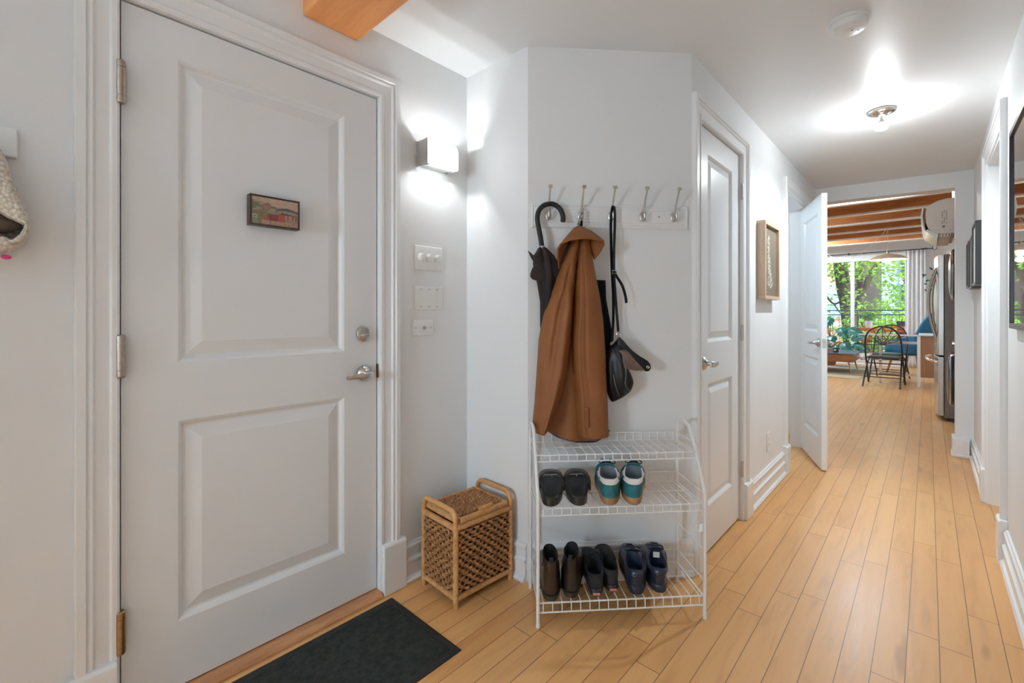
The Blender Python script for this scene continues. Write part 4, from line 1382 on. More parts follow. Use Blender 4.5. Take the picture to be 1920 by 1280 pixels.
plabel(rack_shelf(Z3, 0.226, 0.645, 0.026), 'empty top wire shelf')

# ---- shoes: local y from heel (0) to toe (L), local x across, z up
class Last:
    def __init__(s, L, wh, wb, sole, toe_h, op_y0, op_y1, op_w, op_zb, op_zf, side=1, boot=False):
        s.L, s.wh, s.wb, s.sole, s.toe_h = L, wh, wb, sole, toe_h
        s.y0, s.y1, s.ow, s.zb, s.zf, s.side, s.boot = op_y0, op_y1, op_w, op_zb, op_zf, side, boot
    def outline(s, th, grow=0.0):
        """th = 0 at the heel, pi at the toe"""
        c, sn = math.cos(th), math.sin(th)
        y = s.L / 2 - (s.L / 2 + grow) * c
        k = sstep(0.15, 0.72, y / s.L)
        w = lerp(s.wh, s.wb, k) * (1 - 0.10 * math.exp(-((y / s.L - 0.42) / 0.13) ** 2)) + grow
        x = math.copysign(abs(sn) ** 0.72, sn) * w
        x += s.side * 0.010 * math.sin(PI * min(1, max(0, y / s.L)) ** 1.2) * (1 if y > 0 else 0) - s.side * 0.006 * k
        return x, y
    def opening(s, th):
        c, sn = math.cos(th), math.sin(th)
        y = (s.y0 + s.y1) / 2 - (s.y1 - s.y0) / 2 * c
        x = math.copysign(abs(sn) ** 0.8, sn) * s.ow
        t = (1 - c) / 2
        dip = 0.014 if not s.boot else 0.0
        z = lerp(s.zb, s.zf, t) - dip * math.sin(PI * t) ** 1.0
        return x, y, z
    def pt(s, th, v, off=0.0):
        bx, by = s.outline(th)
        ox, oy, oz = s.opening(th)
        front = (1 - math.cos(th)) / 2
        if s.boot:
            a = sstep(0.0, 0.62, v) if v < 0.62 else 1.0
            zz = s.sole + (0.050 * math.sin(PI / 2 * min(1, v / 0.22)) if front > 0.5 else 0.05 * v / 0.22 if v < 0.22 else 0.05)
            zk = s.sole + lerp(0.05 * min(1, v / 0.22) ** (0.6 if front > 0.4 else 1.0), 0.0, 0)
            z = zk + (oz - s.sole - 0.05) * sstep(0.16, 1.0, v) if v > 0.16 else zk
            x, y = lerp(bx, ox, a), lerp(by, oy, a)
        else:
            a = v ** 1.15
            rise = s.toe_h * math.sqrt(max(0, 1 - (1 - min(1, v / 0.30)) ** 2))
            z = s.sole + rise + (oz - s.sole - s.toe_h) * sstep(0.12, 1.0, v)
            bulge = 0.004 * math.sin(PI * v) * (1 - front)
            x, y = lerp(bx, ox, a) * (1 + bulge / max(0.02, s.wh)), lerp(by, oy, a) - bulge
        if off:
            d = Vector((x, y - lerp(s.y0, s.y1, 0.5) if front < 0.5 else (y - s.y1) * 0.3, 0.02 + 0.05 * front))
            d.normalize()
            x, y, z = x + d.x * off, y + d.y * off, z + d.z * off
        return (x, y, z)
    def patch(s, mb, th0, th1, v0, v1, off=0.0012, nu=16, nv=6, fv=None):
        def q(u, w):
            th = lerp(th0, th1, u)
            lo, hi = (v0, v1) if fv is None else fv(u)
            return s.pt(th, lerp(lo, hi, w), off)
        front = [[q(i / nu, j / nv) for i in range(nu + 1)] for j in range(nv + 1)]
        rows = [[mb.v(p) for p in r] for r in front]
        for a, b in zip(rows, rows[1:]):
            for i in range(nu):
                mb.f([a[i], a[i + 1], b[i + 1], b[i]])
def build_shoe(name, label, group, last, mats, pos, yaw, z, foxing=True, soles=0.0):
    s_, n_ = pos
    t = thing(name, label, 'shoe' if 'boot' not in name else 'boot', F_DIAG(s_, z, n_), ANG + yaw, group)
    t.rotation_euler = (R(3), 0, ANG + yaw)
    N = 48
    ths = [2 * PI * k / N for k in range(N)]
    def ol(g, zz):
        return [(last.outline(a, g)[0], last.outline(a, g)[1], zz) for a in ths]
    mb = MB()
    if last.boot:
        mb.rings([ol(0.000, 0.010), ol(0.003, 0.012), ol(0.003, 0.019), ol(0.0, 0.020)])
        heel = [(x * 0.98, min(y, 0.070), 0) for x, y, _ in ol(0.001, 0)]
        mb.rings([[(x, y, 0.0) for x, y, _ in heel], [(x, y, 0.012) for x, y, _ in heel]])
    else:
        mb.rings([ol(-0.003, 0.0), ol(0.001, 0.003), ol(0.0025, 0.010), ol(0.0025, last.sole - 0.002), ol(0.0005, last.sole)])
    mb.build('sole', mats['sole'], t, angle=50)
    mb = MB()
    NV = 16
    mb.rings([[last.pt(a, j / NV) for a in ths] for j in range(NV + 1)], True, False, False)
    # collar roll and lining
    def inner(a, k, zz):
        x, y, z0 = last.opening(a)
        cy = (last.y0 + last.y1) / 2
        return (x * k, cy + (y - cy) * k, z0 + zz)
    up = mb.build('upper', mats['upper'], t, angle=60)
    mb = MB()
    zin = last.sole + 0.004
    rg = [[last.pt(a, 1.0) for a in ths], [inner(a, 0.97, 0.002) for a in ths], [inner(a, 0.90, -0.001) for a in ths]]
    for q in (0.25, 0.55, 0.85, 1.0):
        rr = []
        for a in ths:
            x, y, z0 = inner(a, 0.88, -0.002)
            rr.append((x, y, lerp(z0, zin, q)))
        rg.append(rr)
    mb.rings(rg, True, False, True)
    mb.build('lining', mats['lining'], up, angle=60)
    return t, up
def laces(last, up, mat, rows=4, y_a=None, loops=True, w=0.020, r=0.0019):
    mb = MB()
    for i in range(rows):
        v = lerp(0.50, 0.96, i / max(1, rows - 1))
        a = lerp(0.18, 0.42, i / max(1, rows - 1))
        pts = [last.pt(PI - a + 2 * a * k / 8, v, 0.0035) for k in range(9)]
        mb.tube(pts, r, 6)
    if loops:
        b = Vector(last.pt(PI, 0.98, 0.006))
        for sg in (-1, 1):
            mb.tube(catmull([b, b + Vector((sg * 0.014, 0.006, 0.007)), b + Vector((sg * 0.030, 0.004, -0.002)), b + Vector((sg * 0.026, -0.004, -0.006)), b], 5), r, 6)
            mb.tube(catmull([b, b + Vector((sg * 0.020, 0.016, 0.002)), b + Vector((sg * 0.034, 0.030, -0.012))], 5), r, 6)
    mb.build('laces', mat, up)

M['teal'] = plain('teal_suede', (0.012, 0.125, 0.150), 0.75, var=0.22, scale=35, bump=0.3, bscale=600)
M['gum'] = plain('gum_rubber_sole', (0.30, 0.155, 0.065), 0.5, var=0.08)
M['white_leather'] = plain('off_white_leather', (0.72, 0.70, 0.66), 0.5, var=0.04)
M['grey_lining'] = plain('grey_shoe_lining', (0.17, 0.19, 0.21), 0.8, var=0.15)
M['navy_lace'] = plain('dark_navy_laces', (0.010, 0.014, 0.022), 0.7)
M['black_rubber'] = plain('black_moulded_rubber', (0.016, 0.0145, 0.014), 0.42, var=0.25, scale=14)
M['boot'] = plain('dark_brown_boot_leather', (0.034, 0.018, 0.011), 0.30, var=0.35, scale=14, bump=0.12)
M['boot_black'] = plain('worn_black_boot_leather', (0.022, 0.015, 0.011), 0.30, var=0.35, scale=14, bump=0.12)
M['boot_sole'] = plain('dark_boot_sole', (0.022, 0.016, 0.013), 0.5)
M['elastic'] = plain('black_elastic_gusset', (0.012, 0.012, 0.012), 0.85, bump=0.5, bscale=300)
M['canvas'] = plain('black_canvas', (0.010, 0.0095, 0.011), 0.8, var=0.2, bump=0.3, bscale=800)
M['black_lining'] = plain('black_shoe_lining', (0.006, 0.006, 0.007), 0.9)
M['black_sole'] = plain('black_rubber_foxing', (0.013, 0.013, 0.016), 0.5)
M['red_tab'] = plain('faded_red_heel_label', (0.50, 0.18, 0.18), 0.6, var=0.3, scale=300)
M['navy'] = plain('navy_leather', (0.012, 0.017, 0.036), 0.30, var=0.25, scale=18, bump=0.1)
M['navy_sole'] = plain('dark_navy_sole', (0.010, 0.014, 0.028), 0.5)
M['navy_lining'] = plain('navy_mesh_lining', (0.010, 0.016, 0.040), 0.8)

# teal sneakers, heels towards the room
for i, (s, n, yaw, side, lab) in enumerate(((0.276, 0.280, R(-12), 1, 'left'), (0.366, 0.284, R(-19), -1, 'right'))):
    last = Last(0.262, 0.041, 0.051, 0.028, 0.042, 0.010, 0.130, 0.034, 0.096, 0.112, side)
    t, up = build_shoe('sneaker', 'teal suede sneaker with white heel tab, the %s one of the teal pair' % lab, 'teal sneakers on the middle shelf',
                       last, dict(sole=M['gum'], upper=M['teal'], lining=M['grey_lining']), (s, n), yaw, Z2 + 0.0022)
    mb = MB()
    last.patch(mb, -0.95, 0.95, 0, 0, 0.0022, 24, 5, lambda u: (0.44 + 0.08 * (2 * u - 1) ** 2, 0.995 - 0.0 * u))
    plabel(mb.build('heel_tab', M['white_leather'], up, solid=0.0012), 'white leather heel tab')
    mb = MB()
    for sg in (-1, 1):
        for k in range(3):
            th = sg * (1.15 + 0.17 * k)
            pts = [last.pt(th + sg * 0.28 * w, lerp(0.12, 0.92, w), 0.0018) for w in gz(0, 1, 8)]
            mb.strap(pts, 0.006, 0.0012, (0, 1, 0.25))
        mb.tube([last.pt(sg * lerp(0.5, 2.2, w), 0.99, 0.002) for w in gz(0, 1, 14)], 0.003, 6)
    mb.build('side_stripes', M['white_leather'], up)
    mb = MB()
    mb.grid(lambda u, v: (lerp(-0.024, 0.024, u), 0.105 + 0.045 * v, 0.092 + 0.028 * (1 - v) ** 1.0 - 0.006 * (2 * u - 1) ** 2), 8, 6)
    mb.build('tongue', M['teal'], up, solid=0.005)
    laces(last, up, M['navy_lace'])

# brown and black ankle boots
for i, (s, n, yaw, side, mt, lab) in enumerate(((0.056, 0.280, R(-3), 1, 'boot', 'dark brown leather ankle boot, leftmost shoe on the bottom shelf'), (0.131, 0.266, R(-17), -1, 'boot_black', 'dark leather ankle boot, second shoe from the left on the bottom shelf'))):
    last = Last(0.250, 0.040, 0.047, 0.024, 0.045, -0.002, 0.090, 0.027, 0.148, 0.166, side, True)
    t, up = build_shoe('ankle_boot', lab, 'ankle boots on the bottom shelf', last, dict(sole=M['boot_sole'], upper=M[mt], lining=M['black_lining']), (s, n), yaw, Z1 + 0.0022)
    for sg in (-1, 1):
        mb = MB()
        last.patch(mb, sg * 1.25, sg * 1.95, 0, 0, 0.0016, 12, 8, lambda u: (0.42 + 0.30 * abs(2 * u - 1), 0.985))
        mb.build('elastic_gusset', M['elastic'], up, solid=0.001)
    mb = MB()
    mb.strap(catmull([last.pt(0.0, 0.90, 0.002), last.pt(0.0, 1.0, 0.012), Vector(last.pt(0.0, 1.0, 0.0)) + Vector((0, 0.010, 0.012)), Vector(last.pt(0.0, 0.99, 0)) + Vector((0, 0.012, -0.02))], 4), 0.014, 0.002, (1, 0, 0))
    mb.build('pull_tab', M['elastic'], up)

# black canvas slip-ons
for i, (s, n, yaw, side, lab) in enumerate(((0.229, 0.268, R(-6), 1, 'black canvas lace-up shoe with a red heel label, beside the ankle boots'), (0.300, 0.246, R(-4), -1, 'black canvas slip-on shoe with a red heel label, beside the navy sneakers'))):
    last = Last(0.250, 0.035, 0.046, 0.027, 0.034, 0.008, 0.125, 0.029, 0.080, 0.090, side)
    t, up = build_shoe('canvas_shoe', lab, 'black canvas shoes on the bottom shelf', last, dict(sole=M['black_sole'], upper=M['canvas'], lining=M['black_lining']), (s, n), yaw, Z1 + 0.0022)
    mb = MB()
    mb.rings([[(a * 0.013, -0.0030 - 0.0 * b, 0.012 + b * 0.0045) for a, b in ((-1, -1), (1, -1), (1, 1), (-1, 1))], [(a * 0.013, -0.0010, 0.012 + b * 0.0045) for a, b in ((-1, -1), (1, -1), (1, 1), (-1, 1))]])
    plabel(mb.build('heel_label', M['red_tab'], t, smooth=False), 'faded red heel label')
    if i == 0:
        laces(last, up, M['black_sole'], 3, None, True)

# navy trainers
for i, (s, n, yaw, side, lab) in enumerate(((0.384, 0.270, R(-11), 1, 'navy leather sneaker, left one of the rightmost pair on the bottom shelf'), (0.476, 0.264, R(-14), -1, 'navy leather sneaker, rightmost shoe on the bottom shelf'))):
    last = Last(0.255, 0.041, 0.051, 0.032, 0.040, 0.010, 0.126, 0.033, 0.090, 0.100, side)
    t, up = build_shoe('trainer', lab, 'navy sneakers on the bottom shelf', last, dict(sole=M['navy_sole'], upper=M['navy'], lining=M['navy_lining']), (s, n), yaw, Z1 + 0.0022)
    mb = MB()
    last.patch(mb, -0.55, 0.55, 0.40, 0.97, 0.0025, 14, 6)
    mb.build('heel_counter', M['navy'], up, solid=0.002)
    mb = MB()
    for sg in (-1, 1):
        for v in (0.30, 0.55):
            mb.tube([last.pt(sg * lerp(0.1, 2.0, w), v + 0.06 * w, 0.001) for w in gz(0, 1, 16)], 0.0022, 6)
    mb.build('side_seams', M['navy'], up)
    mb = MB()
    mb.grid(lambda u, v: (lerp(-0.026, 0.026, u), 0.100 + 0.05 * v, 0.092 + 0.032 * (1 - v) - 0.006 * (2 * u - 1) ** 2), 8, 6)
    mb.build('tongue', M['navy'], up, solid=0.006)
    laces(last, up, M['navy_lace'])
    if i == 1:
        mb = MB()
        mb.box(-0.013, 0.012, 0.098, 0.0995, 0.082, 0.104)
        plabel(mb.build('size_label', M['white_leather'], up, smooth=False), 'pale label on the tongue')

# black slides
for i, (s, n, yaw, side, lab) in enumerate(((0.054, 0.278, R(-8), 1, 'black rubber slide sandal, leftmost shoe on the middle shelf'), (0.160, 0.278, R(-11), -1, 'black rubber slide sandal between the other slide and the teal sneakers'))):
    last = Last(0.262, 0.042, 0.052, 0.03, 0.03, 0.01, 0.1, 0.03, 0.08, 0.08, side)
    t = thing('slide_sandal', lab, 'shoe', F_DIAG(s, Z2 + 0.0022, n), ANG + yaw, 'black slides on the middle shelf')
    t.rotation_euler = (R(3), 0, ANG + yaw)
    ths = [2 * PI * k / 48 for k in range(48)]
    def ol(g, f):
        out = []
        for a in ths:
            x, y = last.outline(a, g)
            out.append((x, y, f(y)))
        return out
    mb = MB()
    top = lambda y: 0.036 - 0.010 * sstep(0.03, 0.16, y)
    mb.rings([ol(-0.004, lambda y: 0.0), ol(0.002, lambda y: 0.004), ol(0.002, lambda y: top(y) - 0.003), ol(-0.001, lambda y: top(y)), ol(-0.006, lambda y: top(y) - 0.001), ol(-0.012, lambda y: top(y) - 0.006), ol(-0.022, lambda y: top(y) - 0.007)])
    mb.build('sole', M['black_rubber'], t)
    mb = MB()
    rg = []
    for j in range(11):
        y = lerp(0.115, 0.205, j / 10)
        hgt = lerp(0.086, 0.060, j / 10)
        row = []
        for th_, sg in ((0.0035, 1), (-0.0035, -1)):
            seq = range(17) if sg == 1 else range(16, -1, -1)
            for k in seq:
                a = PI * k / 16
                w = interp([(0.1, 0.050), (0.16, 0.054), (0.21, 0.050)], y) + th_
                row.append((-math.copysign(abs(math.cos(a)) ** 0.75, math.cos(a)) * w + side * 0.004, y, 0.012 + (hgt - 0.012 + th_) * math.sin(a) ** 0.8))
        rg.append(row)
    mb.rings(rg)
    mb.build('strap', M['black_rubber'], t)
# ================================================================== HALLWAY PICTURES AND LIVING ROOM
M['pale_wood'] = wood('pale_maple_frame', (0.48, 0.33, 0.22), (0.62, 0.46, 0.33), 'Z', 0.45, 8)
M['black_frame'] = plain('black_picture_frame', (0.018, 0.016, 0.015), 0.4, var=0.2)
M['purple_frame'] = plain('dark_plum_picture_frame', (0.030, 0.016, 0.024), 0.3, var=0.2)
M['mat_board'] = plain('white_mat_board', (0.75, 0.75, 0.74), 0.8, var=0.02)
def picture_glass():
    t = NT('picture_glass')
    return t.surf(Base_Color=(0.02, 0.02, 0.02), Roughness=0.02, IOR=1.7, Coat_Weight=1.0, Coat_Roughness=0.01, Coat_IOR=1.8)
# pale framed drawing beyond the closet door
def drawing(u, v):
    n = hsh(round(u * 40), round(v * 90)) - 0.5
    c = (0.175, 0.135, 0.085)
    cx = 0.46 + 0.05 * math.sin(v * 7) - 0.05 * (v - 0.5)
    w = interp([(0.12, 0.0), (0.14, 0.20), (0.22, 0.19), (0.32, 0.13), (0.5, 0.09), (0.7, 0.07), (0.8, 0.08), (0.86, 0.04), (0.88, 0.0)], v)
    if abs(u - cx) < w and hsh(round(u * 34), round(v * 60), 2) > 0.42:
        c = (0.50, 0.47, 0.40)
    if abs(u - cx + 0.2) < 0.05 and n > 0.33:
        c = (0.24, 0.19, 0.125)
    return tuple(x * (1 + 0.25 * n) for x in c)
pf = thing('framed_drawing', 'pale wood box frame with a white chalk drawing on brown, on the left hallway wall', 'picture', (-0.77, 3.23, 1.478))
hw, hh = 0.182, 0.239
mb = MB()
for b in ((0, 0.048, -hw, hw, -hh, -hh + 0.022), (0, 0.048, -hw, hw, hh - 0.022, hh), (0, 0.048, -hw, -hw + 0.022, -hh + 0.022, hh - 0.022), (0, 0.048, hw - 0.022, hw, -hh + 0.022, hh - 0.022)):
    mb.box(*b)
mb.build('frame', M['pale_wood'], pf, smooth=False, bevel=0.0015)
M['chalk'] = color_attr_mat('chalk_on_brown_paper', 0.7)
painted_panel(lambda u, v: (0.030, lerp(-hw + 0.02, hw - 0.02, u), lerp(-hh + 0.02, hh - 0.02, v)), 60, 90, drawing, 'drawing_sheet', M['chalk'], pf)
mb = MB()
mb.box(0.003, 0.029, -hw + 0.02, hw - 0.02, -hh + 0.02, hh - 0.02)
mb.build('backing', M['pale_wood'], pf, smooth=False)
# outlet on the hall wall
ol_ = thing('wall_outlet', 'white wall outlet low on the left hallway wall', 'outlet', (-0.77, 3.317, 0.318))
mb = MB()
mb.box(0, 0.005, -0.038, 0.038, -0.060, 0.060)
mb.build('plate', M['white_plastic'], ol_, bevel=0.002)
mb = MB()
mb.box(0.004, 0.0065, -0.017, 0.017, -0.034, 0.034)
pl_ = mb.build('receptacle', M['white_plastic'], ol_, bevel=0.001)
mb = MB()
for z in (-0.018, 0.018):
    for y in (-0.006, 0.006):
        mb.box(0.006, 0.0068, y - 0.001, y + 0.001, z - 0.005, z + 0.005)
mb.build('slots', M['dark_plastic'], pl_, smooth=False)

# three black frames at the far end of the right wall
for i, (y0, y1, z0, z1, dp, lab) in enumerate(((4.06, 4.36, 1.335, 1.735, 0.052, 'nearest and tallest of the three black frames on the right hallway wall'), (4.46, 4.70, 1.325, 1.69, 0.050, 'middle of the three black frames on the right hallway wall'),
                                               (4.80, 5.02, 1.345, 1.695, 0.050, 'farthest of the three black frames, next to the end of the hallway'))):
    t = thing('framed_print', lab, 'picture', (0.27, (y0 + y1) / 2, (z0 + z1) / 2), 0, 'black frames on the right wall')
    w, h = (y1 - y0) / 2, (z1 - z0) / 2
    mb = MB()
    for b in ((-dp, 0, -w, w, -h, -h + 0.016), (-dp, 0, -w, w, h - 0.016, h), (-dp, 0, -w, -w + 0.016, -h + 0.016, h - 0.016), (-dp, 0, w - 0.016, w, -h + 0.016, h - 0.016)):
        mb.box(*b)
    mb.build('frame', M['black_frame'], t, smooth=False, bevel=0.001)
    mb = MB()
    mb.box(-dp + 0.008, -0.004, -w + 0.014, w - 0.014, -h + 0.014, h - 0.014)
    mb.build('mat_board', M['mat_board'], t, smooth=False)
# large glazed picture at the right edge
bf = thing('large_framed_picture', 'large dark-framed glazed picture at the right edge reflecting the window greenery', 'picture', (0.27, 2.30, 1.495))
hw, hh = 0.492, 0.405
mb = MB()
for b in ((-0.022, 0, -hw, hw, -hh, -hh + 0.022), (-0.022, 0, -hw, hw, hh - 0.022, hh), (-0.022, 0, -hw, -hw + 0.022, -hh + 0.022, hh - 0.022), (-0.022, 0, hw - 0.022, hw, -hh + 0.022, hh - 0.022)):
    mb.box(*b)
mb.build('frame', M['purple_frame'], bf, smooth=False, bevel=0.002)
mb = MB()
mb.box(-0.015, -0.002, -hw + 0.02, hw - 0.02, -hh + 0.02, hh - 0.02)
plabel(mb.build('glazed_print', picture_glass(), bf, smooth=False), 'dark print under reflective glass')

# ---- wall air conditioner
M['ac_plastic'] = plain('warm_white_plastic', (0.72, 0.66, 0.59), 0.4, var=0.02)
ac = thing('air_conditioner', 'beige wall-mounted air conditioner above the fridge, seen end on', 'air conditioner', (0.185, 5.76, 1.87))
mb = MB()
ac_prof = [(0.0, 0.012), (0.0, 0.335), (-0.06, 0.337), (-0.12, 0.325), (-0.165, 0.300), (-0.200, 0.268), (-0.206, 0.20), (-0.200, 0.13), (-0.185, 0.075), (-0.145, 0.03), (-0.09, 0.012)]
mb.prism(ac_prof, lambda u, v, d: (u, d, v), 0.0, 0.80)
mb.build('casing', M['ac_plastic'], ac, bevel=0.006, angle=30)
mb = MB()
mb.prism([(-0.206, 0.285), (-0.226, 0.275), (-0.236, 0.20), (-0.226, 0.11), (-0.206, 0.055), (-0.202, 0.065), (-0.214, 0.12), (-0.220, 0.20), (-0.214, 0.265)], lambda u, v, d: (u, d, v), -0.006, 0.806)
mb.build('front_panel', M['white_plastic'], ac, angle=30, bevel=0.002)
mb = MB()
mb.box(-0.212, -0.206, -0.002, 0.80, 0.08, 0.27)
mb.build('panel_gap', M['joist'], ac, smooth=False)
mb = MB()
mb.prism([(-0.205, 0.055), (-0.120, -0.018), (-0.115, -0.012), (-0.115, 0.030), (-0.150, 0.040), (-0.19, 0.07)], lambda u, v, d: (u, d, v), 0.002, 0.80)
mb.prism([(-0.11, -0.010), (-0.03, -0.008), (-0.03, 0.012), (-0.11, 0.012)], lambda u, v, d: (u, d, v), 0.010, 0.79)
lou = mb.build('louver', M['white_plastic'], ac, smooth=False)
mb = MB()
for x in (-0.108, -0.088, -0.066, -0.045):
    mb.box(x, x + 0.006, 0.006, 0.012, -0.009, 0.011)
mb.build('louver_slots', M['dark_plastic'], lou, smooth=False)
M['ac_mark'] = plain('grey_printed_marks', (0.22, 0.20, 0.19), 0.6)
mb = MB()
rnd = random.Random(3)
for r in range(7):
    for c in range(3):
        if rnd.random() < 0.8:
            x, z = -0.092 + c * 0.014, 0.215 - r * 0.017 + (0.01 if c == 1 else 0)
            mb.box(x, x + 0.009, -0.0008, 0.001, z, z + 0.0035)
            mb.box(x + 0.003, x + 0.0055, -0.0008, 0.001, z - 0.007, z + 0.009)
mb.box(-0.088, -0.070, -0.0008, 0.001, 0.073, 0.090)
mb.build('printed_marks', M['ac_mark'], ac, smooth=False)

# ---- fridge
fg = thing('refrigerator', 'stainless steel refrigerator with curved handles past the end of the hallway', 'refrigerator', (0.095, 6.74, 0))
mb = MB()
mb.box(0.035, 0.74, 0.0, 0.90, 0.03, 1.79)
mb.build('body', M['steel_side'], fg, smooth=False, bevel=0.006)
mb = MB()
mb.box(0.06, 0.70, 0.02, 0.88, 0.0, 0.035)
mb.build('base', M['dark_plastic'], fg, smooth=False)
mb = MB()
mb.box(0.10, 0.7, 0.0, 0.90, 1.785, 1.82)
mb.build('hinge_cover', M['dark_plastic'], fg, smooth=False)
def fdoor(name, y0, y1, z0, z1, lab):
    mb = MB()
    pr = [(0.032, y0), (0.032, y1)] + [(-0.012 - 0.030 * math.sin(PI * k / 16) ** 0.8, lerp(y1, y0, k / 16)) for k in range(17)]
    mb.prism(pr, lambda u, v, d: (u, v, d), z0, z1)
    return plabel(mb.build(name, M['steel'], fg, bevel=0.004, angle=30), lab)
d1 = fdoor('door', 0.0, 0.90, 0.70, 1.785, 'upper refrigerator door')
d2 = fdoor('freezer_drawer', 0.0, 0.90, 0.05, 0.685, 'lower freezer drawer')
mb = MB()
hz = [(-0.022, 1.655), (-0.060, 1.52), (-0.085, 1.38), (-0.088, 1.24), (-0.072, 1.08), (-0.040, 0.93), (-0.018, 0.84)]
mb.tube(catmull([(x, 0.11, z) for x, z in hz], 5), 0.014, 10)
mb.tube(catmull([(x * 0.72 + 0.005, 0.17, z) for x, z in hz], 5), 0.008, 8)
mb.build('handle', M['hinge'], d1)
mb = MB()
mb.tube(catmull([(-0.020, 0.08, 0.62), (-0.075, 0.10, 0.64), (-0.105, 0.22, 0.645), (-0.112, 0.45, 0.645), (-0.105, 0.68, 0.645), (-0.075, 0.80, 0.64), (-0.020, 0.82, 0.62)], 5), 0.014, 10)
mb.build('handle', M['chrome'], d2)
# ---- stacked washer and dryer
M['gloss_black'] = plain('gloss_dark_appliance_plastic', (0.022, 0.022, 0.025), 0.12)
for nm, z0, cz, rr, lab in (('washing_machine', 0.0, 0.56, 0.25, 'dark round-door washing machine beside the fridge'), ('tumble_dryer', 0.96, 1.50, 0.24, 'dark round-door tumble dryer stacked on the washing machine')):
    t = thing(nm, lab, 'washing machine' if z0 == 0 else 'dryer', (0.192 if z0 == 0 else 0.205, 5.70, z0))
    mb = MB()
    mb.box(0.0, 0.66, -0.28, 0.36, 0.02 if z0 == 0 else 0.0, 0.955 if z0 == 0 else 0.95)
    mb.build('cabinet', M['steel_side'], t, smooth=False, bevel=0.008)
    if z0 == 0:
        for x in (0.05, 0.6):
            for y in (-0.23, 0.31):
                mb = MB()
                mb.lathe([(0.02, 0), (0.02, 0.022)], 12, (x, y, 0))
                mb.build('foot', M['dark_plastic'], t)
    mb = MB()
    mb.lathe([(rr, 0.0), (rr, 0.02), (rr * 0.97, 0.042), (rr * 0.86, 0.054), (rr * 0.80, 0.050)], 40, (0.0, 0.04, cz - z0), (-1, 0, 0))
    dd = mb.build('door', M['gloss_black'], t)
    mb = MB()
    mb.lathe([(rr * 0.82, 0.040), (rr * 0.78, 0.058), (rr * 0.5, 0.066), (0.001, 0.068)], 36, (0.0, 0.04, cz - z0), (-1, 0, 0))
    mb.build('door_glass', M['dark_plastic'], dd)
    mb = MB()
    mb.lathe([(0.030, 0.0), (0.028, 0.03), (0.001, 0.032)], 20, (0.0, 0.04, 0.88), (-1, 0, 0))
    mb.build('dial', M['chrome'], t)

# ---- dining table with glass top
M['table_wood'] = wood('brown_laminate_panel', (0.27, 0.13, 0.065), (0.38, 0.20, 0.105), 'Z', 0.5, 5)
tb = thing('dining_table', 'glass-topped table with chrome leg and brown side panel in the living room', 'table', (-0.25, 9.85, 0))
mb = MB()
mb.box(-0.60, 0.55, -0.38, 0.38, 0.795, 0.807)
M['green_glass'] = make_glass('greenish_table_glass', (0.80, 0.90, 0.88), 0.4)
mb.build('glass_top', M['green_glass'], tb, smooth=False, bevel=0.002)
mb = MB()
mb.box(0.14, 0.55, -0.375, 0.375, 0.808, 0.826)
mb.box(-0.60, 0.14, -0.384, -0.372, 0.800, 0.822)
mb.build('white_edge', M['trim'], tb, smooth=False)
mb = MB()
mb.box(-0.355, -0.318, -0.10, -0.063, 0.02, 0.795)
mb.lathe([(0.022, 0.0), (0.024, 0.008), (0.012, 0.022)], 16, (-0.336, -0.081, 0))
plabel(mb.build('leg', M['chrome'], tb, bevel=0.002), 'square chrome leg')
mb = MB()
mb.box(0.165, 0.42, -0.365, -0.34, 0.165, 0.795)
mb.build('side_panel', M['table_wood'], tb, smooth=False, bevel=0.002)
mb = MB()
mb.box(0.125, 0.163, -0.375, -0.335, 0.02, 0.80)
mb.lathe([(0.02, 0.0), (0.022, 0.008), (0.012, 0.022)], 16, (0.144, -0.355, 0))
plabel(mb.build('leg', M['trim'], tb, smooth=False), 'white leg at the panel end')
mb = MB()
mb.box(0.125, 0.163, 0.33, 0.37, 0.0, 0.80)
plabel(mb.build('leg', M['trim'], tb, smooth=False), 'white far leg at the panel end')
mb = MB()
mb.box(-0.318, 0.13, -0.09, -0.07, 0.14, 0.175)
mb.box(-0.318, 0.13, -0.09, -0.07, 0.66, 0.70)
mb.build('cross_bar', M['nickel'], tb, smooth=False)

